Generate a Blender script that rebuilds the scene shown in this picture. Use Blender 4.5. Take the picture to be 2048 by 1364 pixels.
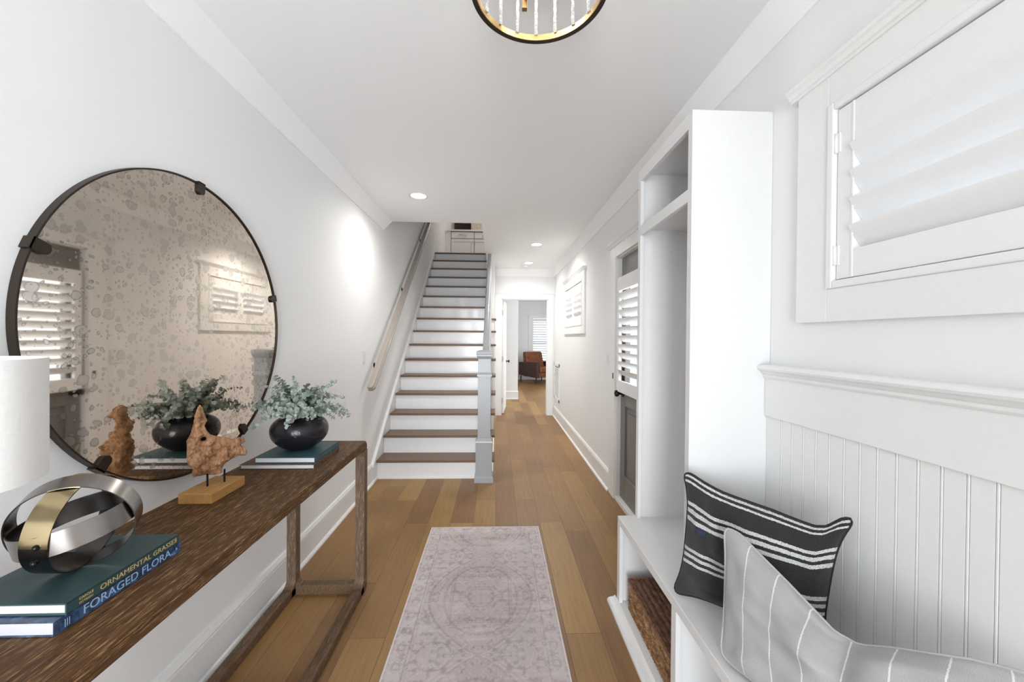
import bpy, bmesh, math, random
import numpy as np
from mathutils import Vector, Matrix, noise as mnoise
for o in list(bpy.data.objects): bpy.data.objects.remove(o)
SC = bpy.context.scene
COL = SC.collection
random.seed(7); rng = np.random.default_rng(7)
PI = math.pi

# ------------------------------------------------------------------ camera
cd = bpy.data.cameras.new('camera'); cam = bpy.data.objects.new('camera', cd); COL.objects.link(cam)
cd.sensor_width = 36.0; cd.lens = 773.9 / 2048 * 36.0; cd.clip_start = 0.02; cd.clip_end = 200
_y, _p, _r = 0.0392, -0.0083, 0.0080
R0 = Vector((math.cos(_y), -math.sin(_y), 0)); F0 = Vector((math.sin(_y), math.cos(_y), 0)); Z0 = Vector((0, 0, 1))
Fv = F0 * math.cos(_p) + Z0 * math.sin(_p); Uv = -F0 * math.sin(_p) + Z0 * math.cos(_p)
rx = R0 * math.cos(_r) + Uv * math.sin(_r); ux = Uv * math.cos(_r) - R0 * math.sin(_r)
m = Matrix((rx, ux, -Fv)).transposed().to_4x4(); m.translation = (0, 0, 1.45)
cam.matrix_world = m
SC.camera = cam

# ------------------------------------------------------------------ view, world, lights
SC.view_settings.view_transform = 'Standard'; SC.view_settings.look = 'None'
SC.view_settings.gamma = 1.0; SC.view_settings.use_curve_mapping = False
SC.view_settings.exposure = 0.88
w = bpy.data.worlds.new('daylight'); SC.world = w; w.use_nodes = True
w.node_tree.nodes['Background'].inputs[0].default_value = (0.86, 0.93, 1.0, 1)
w.node_tree.nodes['Background'].inputs[1].default_value = 1.25

def area(name, loc, rot, sx, sy, power, col=(1, 1, 1), portal=False):
    l = bpy.data.lights.new(name, 'AREA'); l.shape = 'RECTANGLE'; l.size = sx; l.size_y = sy
    l.energy = power; l.color = col
    if portal: l.cycles.is_portal = True
    o = bpy.data.objects.new(name, l); COL.objects.link(o); o.location = loc; o.rotation_euler = rot
    return o
WRX = 1.2
# added fill light from behind the camera, through an assumed opening
area('rear_fill', (0.4, -5.6, 1.7), (PI/2, 0, 0), 4.2, 3.2, 330, (0.94, 0.97, 1.0))
# added fill, low behind the camera and aimed up to brighten the ceiling
area('ceiling_lift_fill', (0.1, -3.2, 0.05), (PI*0.64, 0, 0), 2.4, 2.0, 75, (0.92, 0.96, 1.0))
# daylight outside the right wall's windows and the glazed side door
area('hall_window_daylight', (WRX+0.75, 5.4, 2.0), (0, PI/2, 0), 0.9, 1.5, 16, (0.93, 0.97, 1.0))
area('side_door_daylight', (WRX+0.75, 3.02, 1.5), (0, PI/2, 0), 1.1, 0.9, 12, (0.93, 0.97, 1.0))
# added fill lights, unseen: one beside the far room, one over the upper floor
area('far_room_fill', (3.40, 8.9, 1.5), (0, PI/2, 0), 1.8, 2.4, 60, (0.92, 0.96, 1.0))
area('upper_floor_fill', (0.35, 8.6, 5.35), (0, 0, 0), 0.9, 0.9, 15, (1.0, 0.96, 0.92))
def spot(name, loc, power, size=2.85, blend=1.0, col=(1.0, 0.97, 0.93), rad=0.05):
    l = bpy.data.lights.new(name, 'SPOT'); l.energy = power; l.spot_size = size; l.spot_blend = blend
    l.color = col; l.shadow_soft_size = rad
    o = bpy.data.objects.new(name, l); COL.objects.link(o); o.location = loc
    return o
DOWN = [(-0.718, 3.541), (0.531, 5.279), (0.533, 6.584)]
for i, (a, b) in enumerate(DOWN): spot('downlight_beam', (a, b, 2.715), (36, 60, 32)[i])

# ------------------------------------------------------------------ materials
def nt(name):
    mt = bpy.data.materials.new(name); mt.use_nodes = True
    t = mt.node_tree; return mt, t, t.nodes['Principled BSDF']
def setp(b, **k):
    for n, v in k.items():
        n = {'rough': 'Roughness', 'metal': 'Metallic', 'spec': 'Specular IOR Level', 'coat': 'Coat Weight',
             'sheen': 'Sheen Weight', 'trans': 'Transmission Weight', 'ior': 'IOR'}[n]
        b.inputs[n].default_value = v
def node(t, ty, **k):
    n = t.nodes.new(ty)
    for a, v in k.items(): setattr(n, a, v)
    return n
def coords(t, kind='Object', scale=(1, 1, 1), rot=(0, 0, 0)):
    tc = node(t, 'ShaderNodeTexCoord'); mp = node(t, 'ShaderNodeMapping')
    mp.inputs['Scale'].default_value = scale; mp.inputs['Rotation'].default_value = rot
    t.links.new(tc.outputs[kind], mp.inputs['Vector']); return mp.outputs['Vector']
def ramp(t, fac, stops, interp='LINEAR'):
    r = node(t, 'ShaderNodeValToRGB'); r.color_ramp.interpolation = interp
    e = r.color_ramp.elements
    while len(e) < len(stops): e.new(0.5)
    for i, (p, c) in enumerate(stops):
        e[i].position = p; e[i].color = (*c, 1) if len(c) == 3 else c
    t.links.new(fac, r.inputs['Fac']); return r.outputs['Color']
def bump(t, b, h, strength=0.2, dist=0.01):
    n = node(t, 'ShaderNodeBump'); n.inputs['Strength'].default_value = strength; n.inputs['Distance'].default_value = dist
    t.links.new(h, n.inputs['Height']); t.links.new(n.outputs['Normal'], b.inputs['Normal'])
def noise(t, vec, scale, detail=3, rough=0.5, out='Fac'):
    n = node(t, 'ShaderNodeTexNoise'); n.inputs['Scale'].default_value = scale
    n.inputs['Detail'].default_value = detail; n.inputs['Roughness'].default_value = rough
    t.links.new(vec, n.inputs['Vector']); return n.outputs[out]
def mix(t, fac, a, b, mode='MIX'):
    n = node(t, 'ShaderNodeMix', data_type='RGBA', blend_type=mode)
    for s, v in ((0, fac), (6, a), (7, b)):
        if hasattr(v, 'is_linked') or isinstance(v, bpy.types.NodeSocket): t.links.new(v, n.inputs[s])
        else: n.inputs[s].default_value = v if s == 0 else (*v, 1)
    return n.outputs[2]
def math_(t, op, a, b=0.0):
    n = node(t, 'ShaderNodeMath', operation=op)
    for i, v in enumerate((a, b)):
        if isinstance(v, bpy.types.NodeSocket): t.links.new(v, n.inputs[i])
        else: n.inputs[i].default_value = v
    return n.outputs[0]
def flat(name, col, rough=0.5, metal=0.0, nb=0.0, ns=60, **k):
    mt, t, b = nt(name); b.inputs['Base Color'].default_value = (*col, 1); setp(b, rough=rough, metal=metal, **k)
    v = coords(t); nz = noise(t, v, ns, 4)
    c = mix(t, nz, tuple(x * 0.97 for x in col), tuple(min(1, x * 1.02) for x in col))
    t.links.new(c, b.inputs['Base Color'])
    if nb: bump(t, b, nz, nb, 0.002)
    return mt
M = {}
M['wall'] = flat('wall_paint', (0.84, 0.842, 0.84), 0.75, nb=0.03, ns=180)
M['ceil'] = flat('ceiling_paint', (0.905, 0.91, 0.912), 0.85, nb=0.03, ns=150)
M['trim'] = flat('trim_paint', (0.83, 0.83, 0.82), 0.38)
M['cab'] = flat('cabinet_paint', (0.76, 0.76, 0.758), 0.35)
M['riser'] = flat('riser_gloss_paint', (0.82, 0.82, 0.83), 0.18)
M['shutter'] = flat('shutter_paint', (0.84, 0.84, 0.84), 0.4)
M['newel'] = flat('grey_paint', (0.345, 0.355, 0.37), 0.3)
M['doorgrey'] = flat('door_grey_paint', (0.21, 0.20, 0.19), 0.45)
M['rail'] = flat('greige_rail_paint', (0.37, 0.325, 0.285), 0.33)
M['black'] = flat('black_metal', (0.012, 0.011, 0.01), 0.35, 0.6)
M['bronze'] = flat('dark_bronze', (0.045, 0.034, 0.027), 0.42, 0.7)
M['plastic'] = flat('white_plastic', (0.78, 0.78, 0.77), 0.4)
M['pages'] = flat('book_pages', (0.62, 0.62, 0.65), 0.8)
M['darkpanel'] = flat('dark_panel', (0.02, 0.012, 0.01), 0.25)
M['slot'] = flat('grille_gap', (0.12, 0.12, 0.12), 0.8)
M['goldtext'] = flat('gold_lettering', (0.55, 0.42, 0.17), 0.5)
M['bluetext'] = flat('pale_blue_lettering', (0.36, 0.52, 0.72), 0.6)
M['taupe'] = flat('taupe_linen', (0.33, 0.27, 0.235), 0.9)
M['piping'] = flat('grey_linen_piping', (0.42, 0.42, 0.41), 0.9)
M['blackpiping'] = flat('black_wool_seam', (0.02, 0.02, 0.021), 0.95)
M['navytag'] = flat('navy_tag', (0.02, 0.03, 0.06), 0.8)
M['frost'] = flat('frosted_glass', (0.33, 0.33, 0.32), 0.35)

def emit(name, col, s):
    mt, t, b = nt(name); b.inputs['Emission Color'].default_value = (*col, 1); b.inputs['Emission Strength'].default_value = s
    b.inputs['Base Color'].default_value = (0.8, 0.8, 0.8, 1); return mt
M['lamp'] = emit('downlight_lens', (1, 0.96, 0.9), 14)
M['bulb'] = emit('bulb_glow', (1, 0.9, 0.75), 5)

# floor planks: oak boards running down the hall
mt, t, b = nt('oak_floor'); M['floor'] = mt
tc = node(t, 'ShaderNodeTexCoord'); sp = node(t, 'ShaderNodeSeparateXYZ'); t.links.new(tc.outputs['Object'], sp.inputs[0])
cb = node(t, 'ShaderNodeCombineXYZ'); t.links.new(sp.outputs['Y'], cb.inputs['X']); t.links.new(sp.outputs['X'], cb.inputs['Y'])
br = node(t, 'ShaderNodeTexBrick'); br.offset = 0.37; br.offset_frequency = 2; br.squash = 1.25; br.squash_frequency = 3
br.inputs['Scale'].default_value = 1; br.inputs['Brick Width'].default_value = 1.15; br.inputs['Row Height'].default_value = 0.175
br.inputs['Mortar Size'].default_value = 0.0011; br.inputs['Mortar Smooth'].default_value = 0.1; br.inputs['Bias'].default_value = 0
br.inputs['Color1'].default_value = (0, 0, 0, 1); br.inputs['Color2'].default_value = (1, 1, 1, 1); br.inputs['Mortar'].default_value = (0.5, 0.5, 0.5, 1)
t.links.new(cb.outputs[0], br.inputs['Vector'])
tone = ramp(t, br.outputs['Color'], [(0, (0.225, 0.118, 0.046)), (0.35, (0.27, 0.148, 0.055)), (0.7, (0.315, 0.178, 0.064)), (1, (0.39, 0.228, 0.080))])
mp = node(t, 'ShaderNodeMapping'); mp.inputs['Scale'].default_value = (2.2, 34, 1)
sh = node(t, 'ShaderNodeVectorMath', operation='ADD'); t.links.new(cb.outputs[0], sh.inputs[0]); t.links.new(br.outputs['Color'], sh.inputs[1])
t.links.new(sh.outputs[0], mp.inputs['Vector'])
g = noise(t, mp.outputs[0], 2.2, 6, 0.62)
g2 = noise(t, cb.outputs[0], 2.6, 3)
c = mix(t, 0.8, tone, ramp(t, g, [(0.25, (0.72, 0.70, 0.68)), (0.55, (1, 1, 1)), (0.85, (1.16, 1.15, 1.12))]), 'MULTIPLY')
c = mix(t, 0.7, c, ramp(t, g2, [(0.3, (0.86, 0.86, 0.88)), (0.7, (1.08, 1.07, 1.04))]), 'MULTIPLY')
c = mix(t, br.outputs['Fac'], c, (0.09, 0.05, 0.028))
t.links.new(c, b.inputs['Base Color']); setp(b, rough=0.42, spec=0.4); bump(t, b, g, 0.05, 0.003)

def wood(name, dark, light, scale, rough=0.5, fleck=None, bstr=0.15, sc=3.0):
    mt, t, b = nt(name); v = coords(t, 'Object', scale)
    a = noise(t, v, sc, 8, 0.68); c = ramp(t, a, [(0.3, dark), (0.7, light)])
    if fleck:
        v2 = coords(t, 'Object', tuple(s * 2.3 for s in scale)); f_ = noise(t, v2, sc * 1.8, 5, 0.7)
        c = mix(t, ramp(t, f_, [(0.53, (0, 0, 0)), (0.66, (1, 1, 1))]), c, fleck)
        bump(t, b, f_, bstr, 0.002)
    else: bump(t, b, a, bstr, 0.002)
    t.links.new(c, b.inputs['Base Color']); setp(b, rough=rough, spec=0.3); return mt
M['tabletop'] = wood('dark_cerused_oak', (0.038, 0.016, 0.005), (0.115, 0.052, 0.017), (30, 1.5, 30), 0.62, (0.40, 0.235, 0.105))
M['tableleg'] = wood('weathered_oak_legs', (0.075, 0.045, 0.027), (0.17, 0.11, 0.068), (26, 26, 2.0), 0.6, (0.30, 0.235, 0.17))
M['tablerail'] = wood('weathered_oak_rails', (0.07, 0.038, 0.02), (0.155, 0.092, 0.05), (26, 2.0, 26), 0.55, (0.27, 0.19, 0.12))
M['tread'] = wood('brown_oak_tread', (0.135, 0.078, 0.047), (0.20, 0.125, 0.078), (1.5, 22, 22), 0.38)
M['block'] = wood('honey_pine_block', (0.40, 0.20, 0.065), (0.58, 0.32, 0.11), (16, 3, 16), 0.5)
mt, t, b = nt('driftwood_root'); M['drift'] = mt
v = coords(t, 'Object', (1, 1, 0.45)); a = noise(t, v, 34, 10, 0.75); a2 = noise(t, v, 75, 4, 0.6)
c = ramp(t, a, [(0.34, (0.11, 0.05, 0.025)), (0.47, (0.38, 0.19, 0.088)), (0.64, (0.60, 0.36, 0.20))])
c = mix(t, ramp(t, a2, [(0.60, (0, 0, 0)), (0.72, (1, 1, 1))]), c, (0.22, 0.13, 0.08))
t.links.new(c, b.inputs['Base Color']); setp(b, rough=0.75); bump(t, b, a, 0.7, 0.01)
# antiqued mirror
mt, t, b = nt('antique_mirror_glass'); M['mirror'] = mt
v = coords(t, 'Object')
nd = noise(t, v, 14, 3, 0.6, 'Color'); vm = node(t, 'ShaderNodeVectorMath', operation='SCALE'); t.links.new(nd, vm.inputs[0]); vm.inputs['Scale'].default_value = 0.035
va = node(t, 'ShaderNodeVectorMath', operation='ADD'); t.links.new(v, va.inputs[0]); t.links.new(vm.outputs[0], va.inputs[1])
ssp = node(t, 'ShaderNodeSeparateXYZ'); t.links.new(va.outputs[0], ssp.inputs[0]); scb = node(t, 'ShaderNodeCombineXYZ'); t.links.new(ssp.outputs[1], scb.inputs[0]); t.links.new(ssp.outputs[2], scb.inputs[1]); vyz = scb.outputs[0]
def spots(scale, r0, r1, thr):
    vo = node(t, 'ShaderNodeTexVoronoi', voronoi_dimensions='2D'); vo.inputs['Scale'].default_value = scale; t.links.new(vyz, vo.inputs['Vector'])
    sc_ = node(t, 'ShaderNodeSeparateXYZ'); t.links.new(vo.outputs['Color'], sc_.inputs[0])
    rad = math_(t, 'MULTIPLY', math_(t, 'SUBTRACT', sc_.outputs[0], thr), r1)
    d = math_(t, 'SUBTRACT', vo.outputs['Distance'], rad)
    inside = math_(t, 'LESS_THAN', d, 0.0); rim = math_(t, 'LESS_THAN', math_(t, 'ABSOLUTE', d), r0)
    return inside, rim
i1, e1 = spots(25, 0.035, 0.62, 0.32); i2, e2 = spots(62, 0.07, 0.6, 0.45); i3, e3 = spots(12, 0.016, 0.6, 0.70)
ins = math_(t, 'MINIMUM', math_(t, 'ADD', math_(t, 'ADD', i1, i2), i3), 1.0); rim = math_(t, 'MINIMUM', math_(t, 'ADD', math_(t, 'ADD', e1, e2), e3), 1.0)
den = noise(t, v, 3.0, 2); dm = ramp(t, den, [(0.38, (0.15, 0.15, 0.15)), (0.6, (1, 1, 1))])
clo = noise(t, v, 2.0, 5, 0.65)
base = ramp(t, clo, [(0.35, (0.66, 0.59, 0.51)), (0.65, (0.76, 0.69, 0.61))])
c = mix(t, math_(t, 'MULTIPLY', ins, 0.62), base, (0.52, 0.48, 0.435)); c = mix(t, math_(t, 'MULTIPLY', math_(t, 'MULTIPLY', rim, dm), 0.6), c, (0.23, 0.21, 0.19))
t.links.new(c, b.inputs['Base Color']); setp(b, metal=1.0); t.links.new(ramp(t, ins, [(0, (0.03,)*3), (1, (0.11,)*3)]), b.inputs['Roughness'])
# black ceramic, cloth, leather, leaves, shade, metals
mt, t, b = nt('black_glazed_ceramic'); M['vase'] = mt
v = coords(t); a = noise(t, v, 90, 4); b.inputs['Base Color'].default_value = (0.011, 0.010, 0.014, 1); setp(b, rough=0.24); bump(t, b, a, 0.35, 0.004)
mt, t, b = nt('linen_lampshade'); M['shade'] = mt
v = coords(t, 'Object', (90, 90, 400)); a = noise(t, v, 1.0, 2); v2 = coords(t, 'Object', (300, 300, 25)); a2 = noise(t, v2, 1.0, 2)
c = ramp(t, math_(t, 'ADD', math_(t, 'MULTIPLY', a, 0.5), math_(t, 'MULTIPLY', a2, 0.5)), [(0.3, (0.90, 0.89, 0.87)), (0.7, (0.97, 0.965, 0.95))])
t.links.new(c, b.inputs['Base Color']); setp(b, rough=0.9); bump(t, b, a, 0.2, 0.001)
def leafmat(name, c1, c2, ns=30):
    mt, t, b = nt(name); v = coords(t); a = noise(t, v, ns, 3)
    t.links.new(ramp(t, a, [(0.3, c1), (0.7, c2)]), b.inputs['Base Color']); setp(b, rough=0.6); return mt
M['leaf'] = leafmat('eucalyptus_leaf', (0.17, 0.22, 0.19), (0.42, 0.48, 0.43), 26)
M['stem'] = leafmat('eucalyptus_stem', (0.16, 0.14, 0.09), (0.24, 0.22, 0.15))
def metalmat(name, c1, c2, rough, sc=(3, 3, 3)):
    mt, t, b = nt(name); v = coords(t, 'Object', sc); a = noise(t, v, 3, 3, 0.6)
    t.links.new(ramp(t, a, [(0.35, c1), (0.65, c2)]), b.inputs['Base Color']); setp(b, rough=rough, metal=1.0)
    return mt
M['steel'] = metalmat('brushed_steel_band', (0.30, 0.278, 0.26), (0.40, 0.38, 0.365), 0.27)
M['darksteel'] = metalmat('blackened_steel_band', (0.06, 0.056, 0.056), (0.14, 0.13, 0.125), 0.27)
M['brass'] = metalmat('aged_brass_band', (0.42, 0.33, 0.18), (0.56, 0.46, 0.28), 0.22)
M['gold'] = metalmat('antique_gold', (0.30, 0.205, 0.095), (0.50, 0.36, 0.19), 0.33)
mt, t, b = nt('hammered_glass'); M['glass'] = mt
setp(b, rough=0.08, trans=0.75, ior=1.3); b.inputs['Base Color'].default_value = (0.80, 0.82, 0.82, 1)
v = coords(t, 'Object', (1, 1, 1.4)); bump(t, b, noise(t, v, 70, 2), 0.9, 0.01)
mt, t, b = nt('window_glass'); M['pane'] = mt
setp(b, rough=0.0, trans=1.0, ior=1.01); b.inputs['Base Color'].default_value = (1, 1, 1, 1)
M['leather'] = wood('brown_leather', (0.12, 0.038, 0.016), (0.27, 0.098, 0.047), (4, 4, 4), 0.36, None, 0.2)
M['leatherdark'] = wood('dark_leather', (0.035, 0.017, 0.014), (0.09, 0.04, 0.03), (4, 4, 4), 0.33, None, 0.2)
# book covers
M['teal'] = flat('teal_cloth_cover', (0.040, 0.098, 0.118), 0.5, nb=0.05, ns=500)
M['green'] = flat('green_cloth_cover', (0.030, 0.068, 0.072), 0.45, nb=0.05, ns=500)
M['brownbook'] = leafmat('brown_printed_cover', (0.035, 0.018, 0.012), (0.20, 0.11, 0.06), 120)
mt, t, b = nt('blue_floral_jacket'); M['blue'] = mt
v = coords(t); a = noise(t, v, 42, 6, 0.7); a2 = noise(t, v, 16, 3)
c = ramp(t, a, [(0.30, (0.012, 0.02, 0.045)), (0.48, (0.03, 0.065, 0.14)), (0.60, (0.08, 0.17, 0.36)), (0.74, (0.35, 0.52, 0.75))])
c = mix(t, ramp(t, a2, [(0.52, (0, 0, 0)), (0.64, (1, 1, 1))]), c, (0.045, 0.05, 0.055)); t.links.new(c, b.inputs['Base Color']); setp(b, rough=0.3)
# fabrics read a uv map called 'uv'
def uvxy(t):
    u = node(t, 'ShaderNodeUVMap'); u.uv_map = 'uv'; s = node(t, 'ShaderNodeSeparateXYZ'); t.links.new(u.outputs[0], s.inputs[0]); return u.outputs[0], s.outputs[0], s.outputs[1]
mt, t, b = nt('black_striped_wool'); M['blackcloth'] = mt
uv, U, V = uvxy(t)
wob = math_(t, 'MULTIPLY', math_(t, 'SUBTRACT', noise(t, uv, 90, 2), 0.5), 0.012)
vv = math_(t, 'ADD', V, wob)
K0 = (0.0, 0, 0); W1 = (1, 1, 1)
st = [(0, (0, 0, 0))]
for a_, b_ in ((0.295, 0.318), (0.345, 0.372), (0.398, 0.425), (0.625, 0.655), (0.682, 0.712), (0.738, 0.762), (0.915, 0.935), (0.962, 0.984)):
    st += [(a_, W1), (b_, (0, 0, 0))]
msk = ramp(t, vv, st, 'CONSTANT')
spk = noise(t, uv, 120, 4, 0.9); spk2 = noise(t, uv, 130, 3, 0.7)
k = ramp(t, spk, [(0.4, (0.010, 0.010, 0.011)), (0.60, (0.030, 0.030, 0.032)), (0.74, (0.16, 0.16, 0.155))])
wv = ramp(t, spk, [(0.38, (0.18, 0.18, 0.175)), (0.5, (0.62, 0.62, 0.60)), (0.7, (0.80, 0.80, 0.78))])
c = mix(t, msk, k, wv); t.links.new(c, b.inputs['Base Color']); setp(b, rough=0.95, sheen=0.15); bump(t, b, math_(t, 'ADD', spk, spk2), 0.5, 0.004)
mt, t, b = nt('grey_pinstripe_linen'); M['greycloth'] = mt
uv, U, V = uvxy(t)
fr = math_(t, 'FRACT', math_(t, 'ADD', math_(t, 'MULTIPLY', U, 7.5), math_(t, 'MULTIPLY', math_(t, 'SUBTRACT', noise(t, uv, 60, 2), 0.5), 0.04)))
msk = math_(t, 'LESS_THAN', fr, 0.042); n1 = noise(t, uv, 330, 2, 0.7); n2 = noise(t, uv, 8, 3)
k = ramp(t, n1, [(0.35, (0.30, 0.30, 0.295)), (0.65, (0.47, 0.47, 0.46))]); k = mix(t, 0.4, k, ramp(t, n2, [(0.3, (0.85,)*3), (0.7, (1.05,)*3)]), 'MULTIPLY')
c = mix(t, msk, k, (0.66, 0.66, 0.64)); t.links.new(c, b.inputs['Base Color']); setp(b, rough=0.95); bump(t, b, n1, 0.4, 0.002)
for nm_, k_, cs in (('basket', 'woven_hyacinth', ((0.05, 0.022, 0.011), (0.14, 0.062, 0.03), (0.24, 0.12, 0.058))), ('basketlight', 'golden_woven_hyacinth', ((0.07, 0.03, 0.013), (0.24, 0.115, 0.045), (0.52, 0.31, 0.135)))):
    mt, t, b = nt(k_); M[nm_] = mt
    v = coords(t, 'Object', (60, 26, 90)); a = noise(t, v, 1.0, 4, 0.6)
    c = ramp(t, a, [(0.32, cs[0]), (0.5, cs[1]), (0.70, cs[2])]); t.links.new(c, b.inputs['Base Color']); setp(b, rough=0.6); bump(t, b, a, 0.5, 0.006)
mt, t, b = nt('faded_rug'); M['rug'] = mt
at_ = node(t, 'ShaderNodeAttribute'); at_.attribute_name = 'rugcol'; t.links.new(at_.outputs['Color'], b.inputs['Base Color']); setp(b, rough=0.95)
v = coords(t); bump(t, b, noise(t, v, 500, 2), 0.3, 0.002)
M['tile'] = leafmat('beige_backsplash', (0.42, 0.33, 0.25), (0.62, 0.52, 0.42), 40)

# ------------------------------------------------------------------ mesh helpers
class MB:
    def __init__(s): s.v = []; s.f = []; s.sm = []
    def add(s, vs, fs, smooth=False):
        o = len(s.v); s.v += [tuple(p) for p in vs]
        for f in fs: s.f.append(tuple(i + o for i in f)); s.sm.append(smooth)
        return s
    def box(s, x0, x1, y0, y1, z0, z1):
        vs = [(x, y, z) for x in (x0, x1) for y in (y0, y1) for z in (z0, z1)]
        return s.add(vs, [(0, 1, 3, 2), (4, 6, 7, 5), (0, 4, 5, 1), (2, 3, 7, 6), (0, 2, 6, 4), (1, 5, 7, 3)])
    def prism(s, pts, ax, a, b):
        n = len(pts)
        def P(p, q):
            return {'x': (q, p[0], p[1]), 'y': (p[0], q, p[1]), 'z': (p[0], p[1], q)}[ax]
        vs = [P(p, a) for p in pts] + [P(p, b) for p in pts]
        return s.add(vs, [tuple(range(n)), tuple(range(2*n-1, n-1, -1))] + [(i, (i+1) % n, n+(i+1) % n, n+i) for i in range(n)])
    def lathe(s, prof, c=(0, 0, 0), n=48, ax='z', cap=True):
        vs = []; k = len(prof)
        for i in range(n):
            a = 2*PI*i/n
            for r, h in prof:
                p = (r*math.cos(a), r*math.sin(a), h)
                if ax == 'x': p = (p[2], p[0], p[1])
                if ax == 'y': p = (p[0], p[2], p[1])
                vs.append((p[0]+c[0], p[1]+c[1], p[2]+c[2]))
        fs = []
        for i in range(n):
            j = (i+1) % n
            for q in range(k-1): fs.append((i*k+q, j*k+q, j*k+q+1, i*k+q+1))
        if cap:
            fs.append(tuple(i*k for i in range(n))); fs.append(tuple(i*k+k-1 for i in range(n-1, -1, -1)))
        return s.add(vs, fs, True)
    def tube(s, pts, r, n=8, r1=None):
        pts = [Vector(p) for p in pts]; m_ = len(pts); vs = []; up = Vector((0.13, 0.2, 0.97))
        for i, p in enumerate(pts):
            d = (pts[min(i+1, m_-1)] - pts[max(i-1, 0)]).normalized()
            a = d.cross(up)
            if a.length < 1e-3: a = d.cross(Vector((1, 0, 0)))
            a.normalize(); b_ = d.cross(a)
            rr = r if r1 is None else r + (r1-r)*i/(m_-1)
            for q in range(n):
                t_ = 2*PI*q/n; vs.append(p + a*rr*math.cos(t_) + b_*rr*math.sin(t_))
        fs = [(i*n+q, i*n+(q+1) % n, (i+1)*n+(q+1) % n, (i+1)*n+q) for i in range(m_-1) for q in range(n)]
        fs += [tuple(range(n-1, -1, -1)), tuple(range((m_-1)*n, m_*n))]
        return s.add(vs, fs, True)
    def ball(s, c, r, sc=(1, 1, 1), n=14):
        vs = []; fs = []
        for i in range(n+1):
            for j in range(2*n):
                a, b_ = PI*i/n, PI*j/n
                vs.append((c[0]+r*sc[0]*math.sin(a)*math.cos(b_), c[1]+r*sc[1]*math.sin(a)*math.sin(b_), c[2]+r*sc[2]*math.cos(a)))
        for i in range(n):
            for j in range(2*n): fs.append((i*2*n+j, i*2*n+(j+1) % (2*n), (i+1)*2*n+(j+1) % (2*n), (i+1)*2*n+j))
        return s.add(vs, fs, True)
    def build(s, name, mat, parent=None, origin=None, bevel=0.0, seg=2, smooth_all=False):
        me = bpy.data.meshes.new(name)
        v = np.array(s.v, dtype=float)
        if origin is None:
            origin = ((v[:, 0].min()+v[:, 0].max())/2, (v[:, 1].min()+v[:, 1].max())/2, v[:, 2].min())
        me.from_pydata([tuple(p) for p in (v - np.array(origin))], [], s.f)
        me.polygons.foreach_set('use_smooth', [bool(x) or smooth_all for x in s.sm])
        bm = bmesh.new(); bm.from_mesh(me); 
        bmesh.ops.recalc_face_normals(bm, faces=bm.faces)
        for e in bm.edges:
            if len(e.link_faces) == 2 and e.calc_face_angle(0) > 0.6: e.smooth = False
        bm.to_mesh(me); bm.free()
        me.materials.append(M[mat] if isinstance(mat, str) else mat)
        o = bpy.data.objects.new(name, me); COL.objects.link(o)
        if parent is not None:
            o.parent = parent
            pw = parent.location.copy(); q = parent.parent
            while q: pw += q.location; q = q.parent
            o.location = Vector(origin) - pw
        else: o.location = origin
        if bevel:
            md = o.modifiers.new('edge', 'BEVEL'); md.width = bevel; md.segments = seg; md.limit_method = 'ANGLE'; md.angle_limit = 0.7
            md.harden_normals = False
        return o
def thing(name, label, cat, loc=(0, 0, 0), group=None):
    o = bpy.data.objects.new(name, None); o.empty_display_size = 0.05; COL.objects.link(o); o.location = loc
    o['label'] = label; o['category'] = cat
    if group: o['group'] = group
    return o
def tag(o, label, cat, group=None):
    o['label'] = label; o['category'] = cat
    if group: o['group'] = group
    return o
def struct(o, label=None):
    o['kind'] = 'structure'
    if label: o['label'] = label
    return o
def sroot(name, loc, label=None):
    o = bpy.data.objects.new(name, None); COL.objects.link(o); o.location = loc; o['kind'] = 'structure'
    if label: o['label'] = label
    return o
def B(*a): return MB().box(*a)
def dup_tree(root, loc, label):
    r = root.copy(); COL.objects.link(r); r.location = loc; r['label'] = label
    for ch in root.children:
        c_ = ch.copy(); COL.objects.link(c_); c_.parent = r
        for g_ in ch.children:
            d_ = g_.copy(); COL.objects.link(d_); d_.parent = c_
    return r

# ------------------------------------------------------------------ the setting
WL, WR, ZC = -1.2343, 1.0855, 2.73
YB, YD = -1.75, 7.23
RS, TR, SD = 0.1937, 0.2414, 3.994       # stair rise, run, first riser
struct(B(-2.2, 3.6, YB-0.1, 13.7, -0.12, 0).build('floor', 'floor', origin=(0, 0, 0)), 'golden brown oak plank floor running down the hall')
# ceiling with the stairwell opening
HX, HY0, HY1 = -0.18, 4.36, 7.35
c_ = MB(); c_.box(WL-0.1, WR+0.12, YB-0.1, HY0, ZC, ZC+0.30); c_.box(HX, WR+0.12, HY0, HY1, ZC, ZC+0.30)
struct(c_.build('ceiling', 'ceil', origin=(0, 0, ZC)), 'flat white hall ceiling with stairwell opening')
struct(B(WL-0.12, WL, YB-0.1, 9.95, 0, 5.6).build('wall_left', 'wall'), 'plain white wall behind the console table, rising along the stairs')
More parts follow.
